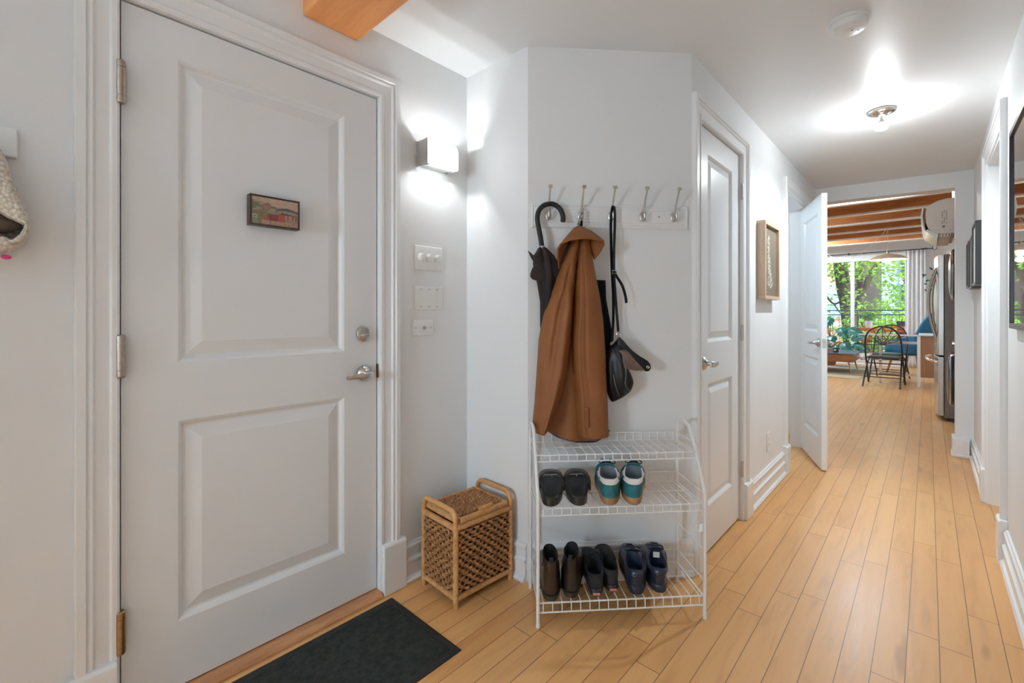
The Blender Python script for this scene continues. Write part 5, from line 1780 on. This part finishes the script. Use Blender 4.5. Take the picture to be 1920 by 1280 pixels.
# ---- arch-back metal chairs
M['seat_pad'] = plain('dark_grey_seat_pad', (0.035, 0.033, 0.032), 0.35, var=0.15, bump=0.1)
def arch_chair(label, loc, rotz):
    t = thing('metal_chair', label, 'chair', loc, rotz, 'arch-back metal chairs at the glass table')
    mb = MB()
    hoop = [(-0.235, 0.33, 0.0), (-0.232, 0.12, 0.30), (-0.230, -0.02, 0.50), (-0.226, -0.10, 0.68), (-0.205, -0.135, 0.80), (-0.150, -0.155, 0.89), (-0.075, -0.165, 0.935), (0, -0.168, 0.95)]
    hoop = hoop + [(-x, y, z) for x, y, z in hoop[-2::-1]]
    mb.tube(catmull(hoop, 5), 0.0125, 10)
    mb.build('hoop_frame', M['black_metal'], t)
    back = lambda x, z: (x, interp([(0.60, -0.066), (0.68, -0.10), (0.8, -0.135), (0.89, -0.155), (0.95, -0.168)], z), z)
    mb = MB()
    mb.tube([back(-0.227, 0.655), back(0.227, 0.655)], 0.009, 8)
    mb.tube([back(-0.222, 0.700), back(0.222, 0.700)], 0.006, 8)
    for a in (20, 42, 64, 90, 116, 138, 160):
        c, s = math.cos(R(a)), math.sin(R(a))
        r = 1.0 / math.sqrt((c / 0.205) ** 2 + (s / 0.285) ** 2)
        mb.tube([back(0.02 * c, 0.662), back(r * c, 0.655 + r * s)], 0.0055, 6)
    mb.build('sunburst_spokes', M['black_metal'], t)
    for sx in (-1, 1):
        mb = MB()
        mb.tube(catmull([(sx * 0.205, 0.20, 0.43), (sx * 0.215, 0.02, 0.33), (sx * 0.228, -0.33, 0.0)], 5), 0.0115, 9)
        mb.build('leg', M['black_metal'], t)
    for bar in ([(-0.222, -0.18, 0.145), (0.222, -0.18, 0.145)], [(-0.230, 0.235, 0.13), (-0.20, 0.225, 0.150), (0.20, 0.225, 0.150), (0.230, 0.235, 0.13)], [(-0.215, 0.05, 0.345), (0.215, 0.05, 0.345)]):
        mb = MB()
        mb.tube(bar, 0.008, 8)
        mb.build('stretcher', M['black_metal'], t)
    mb = MB()
    pl = [(-0.215, -0.06), (-0.215, 0.24), (-0.17, 0.315), (0.17, 0.315), (0.215, 0.24), (0.215, -0.06), (0.16, -0.09), (-0.16, -0.09)]
    mb.pillow([(p.x, p.y) for p in catmull([(a, b, 0) for a, b in pl], 4, True)], lambda u, v, d: (u, v, d), 0.028, 0.448, 6, 0.4)
    mb.build('seat', M['seat_pad'], t)
    return t
arch_chair('black arch-back metal chair on the near side of the glass table', (-0.525, 9.42, 0), R(-3))
arch_chair('black arch-back metal chair on the far side of the glass table', (-0.50, 10.42, 0), R(174))

# ---- blue tufted armchair
M['blue'] = plain('peacock_blue_velvet', (0.005, 0.115, 0.235), 0.6, var=0.18, scale=9, bump=0.2)
M['orange_wood'] = wood('reddish_chair_leg', (0.26, 0.10, 0.045), (0.40, 0.17, 0.08), 'Z', 0.45, 8)
bc = thing('blue_armchair', 'peacock blue button-tufted chair behind the glass table by the curtain', 'armchair', (-0.22, 11.38, 0), R(60))
def BK(u, z, d):
    lean = (z - 0.5) * 0.22
    return (u, -0.20 - lean - 0.06 + d - 0.14 * 0 + 0.10 * (u / 0.27) ** 2, z)
mb = MB()
pl = [(-0.26, 0.46), (-0.27, 0.70), (-0.245, 0.92), (-0.18, 1.10), (-0.08, 1.185), (0.0, 1.20), (0.08, 1.185), (0.18, 1.10), (0.245, 0.92), (0.27, 0.70), (0.26, 0.46)]
btn = [(x, z) for z, xs in ((0.72, (-0.15, 0, 0.15)), (0.88, (-0.08, 0.08)), (1.02, (-0.0,))) for x in xs]
mb.pillow([(p.x, p.y) for p in catmull([(a, b, 0) for a, b in pl], 4, True)], BK, 0.07, 0.0, 14, 0.4, wav=lambda u, v: -0.035 * sum(math.exp(-((u - a) ** 2 + (v - b) ** 2) / 0.0012) for a, b in btn))
bb = mb.build('backrest', M['blue'], bc)
for a, b in btn:
    mb = MB()
    p = Vector(BK(a, b, 0.046))
    mb.sphere(p, 0.012, 10, (1, 0.6, 1))
    mb.build('button', M['blue'], bb)
mb = MB()
pl = [(-0.29, -0.22), (-0.31, 0.10), (-0.27, 0.30), (0, 0.34), (0.27, 0.30), (0.31, 0.10), (0.29, -0.22)]
mb.pillow([(p.x, p.y) for p in catmull([(a, b, 0) for a, b in pl], 4, True)], lambda u, v, d: (u, v, d), 0.08, 0.44, 8, 0.35)
mb.build('seat', M['blue'], bc)
for sx in (-1, 1):
    mb = MB()
    pl = [(-0.28, 0.42), (0.26, 0.42), (0.28, 0.52), (0.20, 0.62), (0.0, 0.70), (-0.25, 0.80)]
    mb.pillow(pl, lambda u, v, d: (sx * 0.30 + d, u, v), 0.045, 0.0, 6, 0.4)
    mb.build('arm', M['blue'], bc)
    for sy in (-1, 1):
        mb = MB()
        mb.tube([(sx * 0.20, sy * 0.20, 0.38), (sx * 0.27, sy * 0.27, 0.0)], [0.022, 0.013], 10)
        mb.build('leg', M['orange_wood'], bc)

# ---- coffee table, jar, box
M['slate'] = plain('blue_grey_table_top', (0.085, 0.095, 0.115), 0.3, var=0.1)
M['teak'] = wood('teak_apron', (0.20, 0.075, 0.028), (0.34, 0.14, 0.055), 'X', 0.45, 5)
M['brass'] = plain('brushed_brass_leg', (0.45, 0.36, 0.24), 0.35, 1.0, 0.08)
cf = thing('coffee_table', 'low teak coffee table with dark top and splayed brass legs', 'coffee table', (-1.62, 11.15, 0.0085))
mb = MB()
mb.box(-0.62, 0.60, -0.56, 0.56, 0.370, 0.388)
mb.build('top', M['slate'], cf, smooth=False, bevel=0.003)
mb = MB()
mb.box(-0.60, 0.585, -0.545, 0.545, 0.225, 0.370)
mb.build('apron', M['teak'], cf, smooth=False, bevel=0.003)
for sx in (-1, 1):
    for sy in (-1, 1):
        mb = MB()
        mb.tube([(sx * 0.50, sy * 0.44, 0.23), (sx * 0.555, sy * 0.50, 0.0)], [0.016, 0.008], 10)
        mb.build('leg', M['brass'], cf)
mb = MB()
mb.tube([(0.585, 0.1, 0.30), (0.64, 0.1, 0.29)], 0.008, 8)
mb.sphere((0.665, 0.1, 0.27), 0.028, 12, (0.8, 1, 1.5))
plabel(mb.build('side_knob', M['white_plastic'], cf), 'white knob on the table end')
jr = thing('candle_jar', 'small black candle jar on the coffee table', 'jar', (-1.335, 10.85, 0.397))
mb = MB()
mb.lathe([(0.044, 0.0), (0.048, 0.004), (0.048, 0.088), (0.046, 0.092), (0.043, 0.090), (0.043, 0.03), (0.001, 0.028)], 24)
mb.build('jar_body', M['dark_plastic'], jr)
mb = MB()
mb.box(-0.018, 0.012, -0.0495, -0.0475, 0.03, 0.062)
mb.build('label', M['white_plastic'], jr, smooth=False)
bx = thing('trinket_box', 'small pinkish box on the coffee table beside the black candle jar', 'box', (-1.46, 10.98, 0.397))
M['pinkish'] = plain('dusty_pink_card', (0.36, 0.22, 0.20), 0.6, var=0.1)
mb = MB()
mb.box(-0.045, 0.045, -0.04, 0.04, 0, 0.048)
mb.build('box_base', M['pinkish'], bx, smooth=False, bevel=0.003)
mb = MB()
mb.box(-0.047, 0.047, -0.042, 0.042, 0.048, 0.066)
mb.build('box_lid', M['pinkish'], bx, smooth=False, bevel=0.003)

# ---- monstera
M['leaf_blue'] = plain('glossy_monstera_leaf', (0.010, 0.105, 0.080), 0.30, var=0.35, scale=8)
M['stem'] = plain('green_stem', (0.06, 0.16, 0.05), 0.5)
M['terracotta'] = plain('terracotta', (0.35, 0.15, 0.08), 0.7)
M['soil'] = plain('potting_soil', (0.03, 0.02, 0.013), 0.95, bump=0.6)
mo = thing('monstera_plant', 'potted monstera with large dark glossy leaves behind the coffee table', 'plant', (-1.62, 12.30, 0.0085))
mb = MB()
mb.lathe([(0.10, 0.0), (0.15, 0.22), (0.165, 0.26), (0.165, 0.30), (0.15, 0.30), (0.145, 0.25)], 28)
mb.build('pot', M['terracotta'], mo)
mb = MB()
mb.lathe([(0.144, 0.255), (0.143, 0.262), (0.001, 0.268)], 24)
mb.build('soil', M['soil'], mo)
def leaf_outline():
    half = [(0.0, -0.04), (0.07, -0.10), (0.20, -0.06), (0.30, 0.08), (0.34, 0.20), (0.20, 0.22), (0.34, 0.30), (0.35, 0.42), (0.18, 0.42), (0.31, 0.52), (0.29, 0.64), (0.15, 0.60), (0.22, 0.74), (0.15, 0.86), (0.05, 0.95), (0.0, 1.0)]
    return half + [(-x, y) for x, y in half[-2:0:-1]]
LO = leaf_outline()
rnd = random.Random(11)
leafs = [((-0.02, -0.25, 0.96), 0.34, -60, 15), ((0.20, -0.20, 0.83), 0.30, 30, -10), ((0.36, -0.22, 0.82), 0.34, 60, 20), ((0.10, -0.30, 0.66), 0.30, -20, 0), ((0.30, -0.36, 0.52), 0.34, 20, 8), ((0.46, -0.32, 0.50), 0.30, 70, 12),
         ((-0.12, -0.20, 0.74), 0.26, -80, 0), ((0.42, -0.28, 0.64), 0.28, 95, 5), ((0.02, -0.05, 1.05), 0.30, -20, 5), ((-0.20, -0.15, 1.00), 0.3, -70, 0), ((0.16, -0.38, 0.46), 0.24, 0, 0), ((0.52, -0.35, 0.42), 0.26, 80, -5)]
for (tip, sz, rot, tilt) in leafs:
    mb = MB()
    base = Vector(tip)
    a = R(rot + 180)
    ux_ = Vector((math.cos(a), 0.25 * math.sin(R(tilt * 3)), math.sin(a)))
    dirv = Vector((math.sin(R(rot)), -0.45, -math.cos(R(rot)) * 0.8)).normalized()
    side_ = dirv.cross(Vector((0, -0.85, 0.5))).normalized()
    nrm_ = side_.cross(dirv)
    fl = lambda u, v, d: tuple(base + side_ * u * sz + dirv * v * sz + nrm_ * (d - 0.35 * sz * (v - 0.4) ** 2 - 0.25 * sz * abs(u)))
    mb.pillow(LO, fl, 0.002, 0.0, 5)
    mb.build('leaf', M['leaf_blue'], mo, angle=80)
    mb = MB()
    mb.tube(catmull([(0, 0, 0.26), (tip[0] * 0.35, tip[1] * 0.3, 0.26 + (tip[2] - 0.26) * 0.65), tip], 6), [0.008] * 7 + [0.005] * 6, 7)
    mb.build('stalk', M['stem'], mo)

# ---- rug
M['rug'] = plain('flat_woven_beige_rug', (0.50, 0.40, 0.27), 0.95, var=0.08, scale=70, bump=0.5, bscale=250)
rg_ = MB()
rg_.rings([[(x, y, 0.0) for x, y in ((-3.0, 10.12), (-0.90, 9.98), (-0.72, 12.45), (-2.9, 12.6))], [(x, y, 0.008) for x, y in ((-3.0, 10.12), (-0.90, 9.98), (-0.72, 12.45), (-2.9, 12.6))]])
tag(rg_.build('area_rug', M['rug'], smooth=False, bevel=0.003), 'beige flat-woven rug under the coffee table', 'rug')

# ---- curtain and rod
M['curtain'] = None
def curtain_mat():
    t = NT('sheer_white_curtain')
    nz = t.n('TexNoise', {'Vector': t.coords((1, 1, 0.02)), 'Scale': 90.0})
    c = t.ramp(nz.outputs[0], [(0.2, (0.86, 0.855, 0.85)), (0.8, (0.93, 0.925, 0.92))])
    d = t.n('BsdfDiffuse', {0: c})
    tl = t.n('BsdfTranslucent', {0: c})
    mx = t.n('MixShader', {0: 0.35, 1: d.outputs[0], 2: tl.outputs[0]})
    t.t.links.new(mx.outputs[0], t.out.inputs[0])
    return t.m
cu = thing('curtain', 'white floor-length curtain gathered at the right of the window', 'curtain', (-0.19, 12.80, 0))
mb = MB()
def cpt(u, v):
    z = lerp(0.02, 2.49, v)
    w = lerp(0.17, 0.155, v)
    return (lerp(-w, w, u), 0.018 * math.sin(u * 30 + 0.6 * math.sin(v * 3)) + 0.006 * math.sin(u * 71), z)
mb.grid(cpt, 120, 24)
mb.build('drape', curtain_mat(), cu, solid=0.002)
rd = thing('curtain_rod', 'thin black curtain rod above the window', 'curtain rod', (-1.2, 12.82, 2.505))
mb = MB()
mb.tube([(-1.5, 0, 0), (1.25, 0, 0)], 0.010, 10)
mb.build('rod', M['black_metal'], rd)
mb = MB()
for x in (-1.35, -0.13, 1.15):
    mb.tube([(x, 0.0, 0), (x, 0.13, -0.005)], 0.008, 8)
    mb.sphere((x, 0, 0), 0.024, 12)
mb.build('bracket', M['black_metal'], rd)

# ---- hanging plant hook on the far wall
pk = thing('hanging_planter_hook', 'black scrolled wall hook with a trailing plant hanging from it right of the curtain', 'plant hook', (0.06, 12.93, 2.49))
mb = MB()
mb.tube(catmull([(-0.16, -0.02, 0.035), (-0.15, -0.06, 0.01), (-0.08, -0.20, 0.015), (-0.02, -0.34, -0.015), (0.02, -0.38, -0.01)], 6), 0.010, 8)
mb.tube([(0.04 + 0.035 * math.cos(a), -0.38, 0.0 + 0.045 * math.sin(a)) for a in [2 * PI * k / 20 for k in range(20)]], 0.006, 6, True)
mb.build('scroll_bracket', M['black_metal'], pk)
mb = MB()
mb.tube([(0.03, -0.38, -0.03), (0.04, -0.38, -0.40)], 0.004, 6)
cd_ = mb.build('cord', M['dark_plastic'], pk)
mb = MB()
rnd = random.Random(5)
for k in range(16):
    c = Vector((0.0 + rnd.uniform(-0.13, 0.04), -0.38 + rnd.uniform(-0.08, 0.08), -0.42 - rnd.random() * 0.45))
    a = rnd.uniform(0, 6.28)
    u_, v_ = Vector((math.cos(a), 0.3, math.sin(a))) * 0.035, Vector((-math.sin(a), 0.2, math.cos(a))) * 0.014
    mb.rings([[c - u_, c + v_, c + u_, c - v_], [c - u_ + Vector((0, 0.003, 0)), c + v_ + Vector((0, 0.003, 0)), c + u_ + Vector((0, 0.003, 0)), c - v_ + Vector((0, 0.003, 0))]])
mb.tube(catmull([(0.04, -0.38, -0.40), (0.0, -0.36, -0.55), (-0.05, -0.38, -0.75), (-0.09, -0.36, -0.88)], 5), 0.004, 6)
mb.build('trailing_leaves', M['leaf_blue'], pk, smooth=False)

# ---- pendant lamp and its swagged cord
M['shade'] = plain('pale_woven_pendant_shade', (0.70, 0.56, 0.42), 0.6, var=0.1, bump=0.3)
M['cord'] = plain('cream_lamp_cord', (0.72, 0.62, 0.50), 0.7)
pd = thing('pendant_lamp', 'lit wide shallow pendant lamp hanging in front of the window', 'pendant lamp', (-0.515, 10.22, 2.08))
mb = MB()
mb.lathe([(0.022, 0.115), (0.06, 0.105), (0.16, 0.080), (0.24, 0.035), (0.262, 0.008), (0.258, 0.006), (0.235, 0.030), (0.155, 0.074), (0.05, 0.097)], 44, cap=False)
mb.build('lamp_shade', M['shade'], pd)
mb = MB()
mb.lathe([(0.016, 0.165), (0.020, 0.158), (0.020, 0.105), (0.016, 0.075), (0.014, 0.07)], 18)
mb.build('socket', M['brass'], pd)
M['bulb_warm'] = emit('lit_warm_bulb', (1.0, 0.86, 0.62), 7.0)
mb = MB()
mb.lathe([(0.013, 0.07), (0.020, 0.045), (0.038, 0.010), (0.044, -0.020), (0.038, -0.048), (0.020, -0.064), (0.001, -0.068)], 24)
mb.build('bulb', M['bulb_warm'], pd)
new_light('POINT', 'pendant_light', (0, 0, -0.11), P_PENDANT, (1.0, 0.85, 0.62), 0.04, parent=pd)
mb = MB()
mb.tube([(0, 0, 0.16), (0.0, 0.03, 0.55)], 0.0035, 6)
mb.tube(catmull([(0, 0.03, 0.55), (-0.06, 0.05, 0.49), (-0.045, 0.06, 0.43), (-0.01, 0.05, 0.50), (0.0, 0.03, 0.55), (-0.10, 0.10, 0.45), (-0.33, 0.25, 0.22), (-0.62, 0.7, 0.11), (-0.95, 1.1, 0.24), (-1.15, 1.3, 0.50)], 6), 0.0042, 6)
mb.build('cord', M['cord'], pd)
# ================================================================== OUTSIDE THE WINDOW
M['deck'] = wood('weathered_balcony_deck', (0.30, 0.25, 0.20), (0.42, 0.36, 0.30), 'X', 0.8, 4)
sbox('trim_17', M['deck'], [(-4.5, 2.0, 13.10, 14.85, -0.10, -0.01)])
M['orange'] = plain('orange_painted_wood', (0.66, 0.135, 0.030), 0.5, var=0.12)
# railing
rl2 = thing('balcony_railing', 'black metal balcony railing outside the window', 'railing', (0, 14.72, 0))
for z in (1.235, 1.125, 0.08):
    mb = MB()
    mb.tube([(-4.4, 0, z), (1.9, 0, z)], 0.014, 8)
    mb.build('rail', M['black_metal'], rl2)
for k in range(46):
    x = -4.3 + k * 0.135
    mb = MB()
    mb.tube([(x, 0, 0.08), (x, 0, 1.125)], 0.006, 6)
    mb.build('baluster', M['black_metal'], rl2)
for x in (-4.4, -1.35, 1.9):
    mb = MB()
    mb.tube([(x, 0, -0.02), (x, 0, 1.235)], 0.016, 8)
    mb.build('post', M['black_metal'], rl2)
# orange folding chairs and table
def slat_box(mb, p0, p1, w, t, side):
    mb.strap([p0, p1], w, t, side)
def folding_chair(label, loc, rotz):
    t = thing('folding_chair', label, 'chair', loc, rotz, 'orange folding chairs on the balcony')
    for sx in (-1, 1):
        mb = MB()
        slat_box(mb, (sx * 0.19, -0.24, 0.0), (sx * 0.19, 0.24, 0.86), 0.045, 0.022, (0, 1, -0.5))
        mb.build('leg', M['orange'], t, smooth=False)
        mb = MB()
        slat_box(mb, (sx * 0.165, 0.26, 0.0), (sx * 0.165, -0.22, 0.45), 0.045, 0.022, (0, 1, 1))
        mb.build('leg', M['orange'], t, smooth=False)
    mb = MB()
    for k in range(6):
        y = -0.22 + k * 0.07
        mb.box(-0.20, 0.20, y, y + 0.055, 0.44, 0.458)
    mb.build('seat', M['orange'], t, smooth=False)
    mb = MB()
    for z in (0.66, 0.76, 0.84):
        y = -0.24 + z / 0.86 * 0.48
        mb.box(-0.20, 0.20, y - 0.02, y, z - 0.03, z + 0.03)
    mb.build('backrest', M['orange'], t, smooth=False)
    return t
folding_chair('orange wooden folding chair seen through the window behind the arch-back chairs', (-0.56, 14.05, -0.01), R(172))
folding_chair('orange wooden folding chair at the left of the balcony, behind the monstera', (-1.85, 13.85, -0.01), R(60))
ft = thing('balcony_table', 'orange wooden folding table with a potted plant on the balcony', 'table', (-1.13, 13.98, -0.01))
mb = MB()
for k in range(6):
    y = -0.24 + k * 0.08
    mb.box(-0.24, 0.24, y, y + 0.065, 0.80, 0.822)
mb.build('top', M['orange'], ft, smooth=False)
for sy in (-0.22, 0.22):
    for sx in (-1, 1):
        mb = MB()
        mb.strap([(sx * -0.21, sy, 0.0), (sx * 0.19, sy, 0.80)], 0.05, 0.025, (1, 0, 0))
        mb.build('leg', M['orange'], ft, smooth=False)
mb = MB()
mb.box(-0.22, 0.22, -0.235, -0.21, 0.74, 0.80)
mb.box(-0.22, 0.22, 0.21, 0.235, 0.74, 0.80)
mb.build('apron', M['orange'], ft, smooth=False)
M['pot_white'] = plain('grey_white_pot', (0.55, 0.52, 0.48), 0.6)
M['herb'] = plain('fresh_green_leaf', (0.13, 0.30, 0.05), 0.55, var=0.4, scale=5)
def leaves(mb, n, centre, ext, size, rnd, shape='ellipsoid'):
    cx, cy, cz = centre
    for _ in range(n):
        while True:
            p = Vector((rnd.uniform(-1, 1), rnd.uniform(-1, 1), rnd.uniform(-1, 1)))
            if p.length <= 1:
                break
        c = Vector((cx + p.x * ext[0], cy + p.y * ext[1], cz + p.z * ext[2]))
        d = Vector((rnd.uniform(-1, 1), rnd.uniform(-1, 1), rnd.uniform(-0.9, 0.3))).normalized()
        s = d.cross(Vector((rnd.uniform(-1, 1), rnd.uniform(-1, 1), 1.2))).normalized()
        L = size * rnd.uniform(0.7, 1.3)
        n_ = d.cross(s) * L * 0.16
        a = [c - d * L, c - d * L * 0.25 + s * L * 0.62 + n_, c + d * L, c - d * L * 0.25 - s * L * 0.62 + n_]
        vs_ = [mb.bm.verts.new(q) for q in a]
        mb.bm.faces.new([vs_[0], vs_[1], vs_[2]])
        mb.bm.faces.new([vs_[0], vs_[2], vs_[3]])
pp = thing('potted_herb', 'green plant in a grey-white pot on the orange balcony table', 'plant', (-1.06, 13.95, 0.813))
mb = MB()
mb.lathe([(0.055, 0), (0.075, 0.12), (0.082, 0.17), (0.074, 0.17), (0.068, 0.14), (0.001, 0.14)], 24)
mb.build('pot', M['pot_white'], pp)
mb = MB()
leaves(mb, 260, (0, 0, 0.26), (0.15, 0.15, 0.12), 0.026, random.Random(2))
mb.build('foliage', M['herb'], pp, smooth=False)
# dark planter box at the right of the balcony
pb = thing('balcony_planter', 'dark tall planter at the right end of the balcony', 'planter', (-0.44, 14.45, -0.01))
mb = MB()
mb.rings([[(x * 0.10, y * 0.13, 0) for x, y in ((-1, -1), (1, -1), (1, 1), (-1, 1))], [(x * 0.12, y * 0.15, 0.98) for x, y in ((-1, -1), (1, -1), (1, 1), (-1, 1))]])
mb.build('planter_box', M['dark_plastic'], pb, smooth=False)
# trees
def leaf_mat(name, col, tr):
    t = NT(name)
    nz = t.n('TexNoise', {'Vector': t.coords(), 'Scale': 1.7, 'Detail': 4.0})
    c = t.ramp(nz.outputs[0], [(0.3, tuple(x * 0.6 for x in col)), (0.7, tuple(min(1, x * 1.35) for x in col))])
    d = t.n('BsdfDiffuse', {0: c})
    tl = t.n('BsdfTranslucent', {0: t.mix(0.5, c, (0.55, 0.70, 0.12))})
    mx = t.n('MixShader', {0: tr, 1: d.outputs[0], 2: tl.outputs[0]})
    t.t.links.new(mx.outputs[0], t.out.inputs[0])
    return t.m
M['bark'] = plain('grey_brown_bark', (0.045, 0.032, 0.022), 0.9, var=0.4, scale=9, bump=0.9, bscale=14, stretch=(1, 1, 0.25))
M['leafA'] = leaf_mat('maple_leaf', (0.17, 0.33, 0.075), 0.42)
M['leafB'] = leaf_mat('light_maple_leaf', (0.27, 0.46, 0.10), 0.5)
rnd = random.Random(21)
GZ = -3.0
ta = thing('maple_tree', 'thick-trunked maple tree seen through the left window pane', 'tree', (-1.74, 16.9, GZ))
mb = MB()
mb.tube(catmull([(0.05, 0, 0), (0.02, 0, 2.8), (-0.05, 0, 4.1), (-0.16, 0, 5.1), (-0.25, 0.0, 6.2), (-0.2, 0, 8.0)], 6), [0.24, 0.22, 0.20, 0.19, 0.18, 0.17] + [0.16] * 10 + [0.18] * 8 + [0.15] * 7, 14)
mb.build('trunk', M['bark'], ta)
mb = MB()
mb.tube(catmull([(-0.1, -0.1, 4.6), (-0.35, -0.25, 4.45), (-0.55, -0.3, 4.75), (-0.6, -0.35, 5.2)], 5), 0.028, 7)
mb.tube(catmull([(-0.35, -0.25, 4.45), (-0.2, -0.35, 4.2), (0.0, -0.4, 4.05)], 5), 0.02, 7)
mb.tube(catmull([(-0.2, 0, 6.0), (0.5, -0.4, 6.9), (1.2, -0.8, 7.6)], 5), 0.06, 7)
mb.build('branch', M['bark'], ta)
mb = MB()
leaves(mb, 500, (-0.9, 0.2, 5.2), (1.0, 0.9, 1.5), 0.06, rnd)
leaves(mb, 420, (0.1, -0.5, 5.6), (0.7, 0.6, 0.6), 0.06, rnd)
leaves(mb, 220, (0.15, -0.5, 4.2), (0.35, 0.4, 0.9), 0.06, rnd)
leaves(mb, 300, (-0.2, -0.5, 3.4), (0.8, 0.5, 0.5), 0.065, rnd)
leaves(mb, 2000, (0, 0, 8.2), (3.2, 1.8, 1.4), 0.08, rnd)
mb.build('foliage', M['leafA'], ta, smooth=False)
tb_ = thing('slender_tree', 'slender leaning tree seen through the right window pane', 'tree', (-2.00, 20.4, GZ))
mb = MB()
mb.tube(catmull([(0.0, 0, 0), (0.0, 0, 3.3), (0.07, 0, 4.0), (0.26, 0, 4.7), (0.37, 0, 5.1), (0.52, 0, 5.6), (0.80, 0, 6.1), (1.2, 0.1, 7.0)], 6), [0.17] * 12 + [0.125] * 10 + [0.095] * 10 + [0.07] * 11, 12)
mb.build('trunk', M['bark'], tb_)
mb = MB()
leaves(mb, 900, (1.5, 0.4, 5.7), (1.3, 0.9, 0.9), 0.075, rnd)
leaves(mb, 800, (1.2, 0.5, 4.2), (0.8, 0.8, 0.9), 0.075, rnd)
leaves(mb, 900, (2.0, 0.4, 7.4), (2.0, 1.4, 1.0), 0.08, rnd)
mb.build('foliage', M['leafB'], tb_, smooth=False)
sh = thing('garden_shrub', 'bright green shrub growing beyond the balcony railing', 'shrub', (-0.95, 15.6, GZ))
mb = MB()
mb.tube(catmull([(0, 0, 0), (0.05, 0, 2.0), (0.0, 0, 3.6)], 5), 0.05, 7)
mb.build('stem', M['bark'], sh)
mb = MB()
leaves(mb, 1100, (0.05, 0, 3.3), (0.55, 0.35, 0.75), 0.055, rnd)
leaves(mb, 450, (-0.45, 0.0, 2.9), (0.5, 0.35, 0.5), 0.055, rnd)
leaves(mb, 160, (0.5, 0.0, 3.7), (0.25, 0.3, 0.6), 0.05, rnd)
mb.build('foliage', M['leafB'], sh, smooth=False)
# buildings across the yard
def brick_mat(name, a, b, mortar, sc=4.0):
    t = NT(name)
    br = t.n('TexBrick', {'Vector': t.coords((1, 1, 1), (R(90), 0, 0)), 'Color1': a, 'Color2': b, 'Mortar': mortar, 'Scale': sc, 'Mortar Size': 0.012})
    return t.surf(Base_Color=br.outputs[0], Roughness=0.85)
M['pink_brick'] = brick_mat('salmon_brick', (0.52, 0.25, 0.19), (0.60, 0.33, 0.26), (0.56, 0.42, 0.36))
M['cream'] = plain('cream_stucco', (0.85, 0.72, 0.58), 0.85, var=0.05)
def siding_mat():
    t = NT('pale_blue_siding')
    sp = t.n('SeparateXYZ', {0: t.coords()})
    f = t.math('FRACT', t.math('MULTIPLY', sp.outputs[2], 6.0))
    c = t.mix(t.math('LESS_THAN', f, 0.10), (0.34, 0.47, 0.60), (0.22, 0.32, 0.42))
    return t.surf(Base_Color=c, Roughness=0.7)
M['siding'] = siding_mat()
M['win_dark'] = plain('dark_window_glass', (0.10, 0.13, 0.17), 0.1)
pbk = thing('brick_house', 'salmon brick house beyond the trees, left in the window', 'house', (-6.0, 24.0, GZ))
mb = MB()
mb.box(-6, 3.6, 0, 5, 0, 9.5)
mb.build('wall', M['pink_brick'], pbk, smooth=False)
mb = MB()
mb.box(-6, 3.6, -0.08, 0, 3.55, 3.75)
mb.build('ledge', M['cream'], pbk, smooth=False)
for x, z in ((2.75, 4.0), (0.6, 4.0), (2.75, 6.8)):
    mb = MB()
    mb.box(x - 0.05, x + 0.85, -0.06, 0.02, z - 0.05, z + 1.45)
    w_ = mb.build('window', M['trim'], pbk, smooth=False)
    mb = MB()
    mb.box(x, x + 0.8, -0.07, -0.05, z, z + 1.4)
    mb.build('window_pane', M['siding'] if z == 4.0 and x > 2 else M['win_dark'], w_, smooth=False)
crm = thing('cream_house', 'cream stucco house behind the slender tree', 'house', (-1.2, 29.5, GZ))
mb = MB()
mb.box(-2.6, 0.0, 0, 4, 0, 9)
mb.build('wall', M['cream'], crm, smooth=False)
mb = MB()
mb.box(-2.65, 0.05, -0.1, 4, 8.9, 9.2)
mb.build('roof', M['dark_plastic'], crm, smooth=False)
sid = thing('blue_house', 'pale blue clapboard house at the right of the window', 'house', (-1.40, 24.0, GZ))
mb = MB()
mb.box(0.0, 4.2, 0, 5, 0, 9)
mb.build('wall', M['siding'], sid, smooth=False)
mb = MB()
mb.box(0.62, 0.72, -0.10, 0.0, 0, 9)
mb.build('downpipe', M['dark_plastic'], sid, smooth=False)
mb = MB()
mb.box(-0.05, 4.2, -0.12, 5, 8.9, 9.2)
mb.build('roof', M['dark_plastic'], sid, smooth=False)
M['lawn'] = plain('back_yard_grass', (0.10, 0.19, 0.04), 0.95, var=0.4, scale=3, bump=0.5)
mb = MB()
mb.box(-30, 30, 13.3, 60, GZ - 0.1, GZ)
structure(mb.build('floor_yard', M['lawn'], smooth=False))
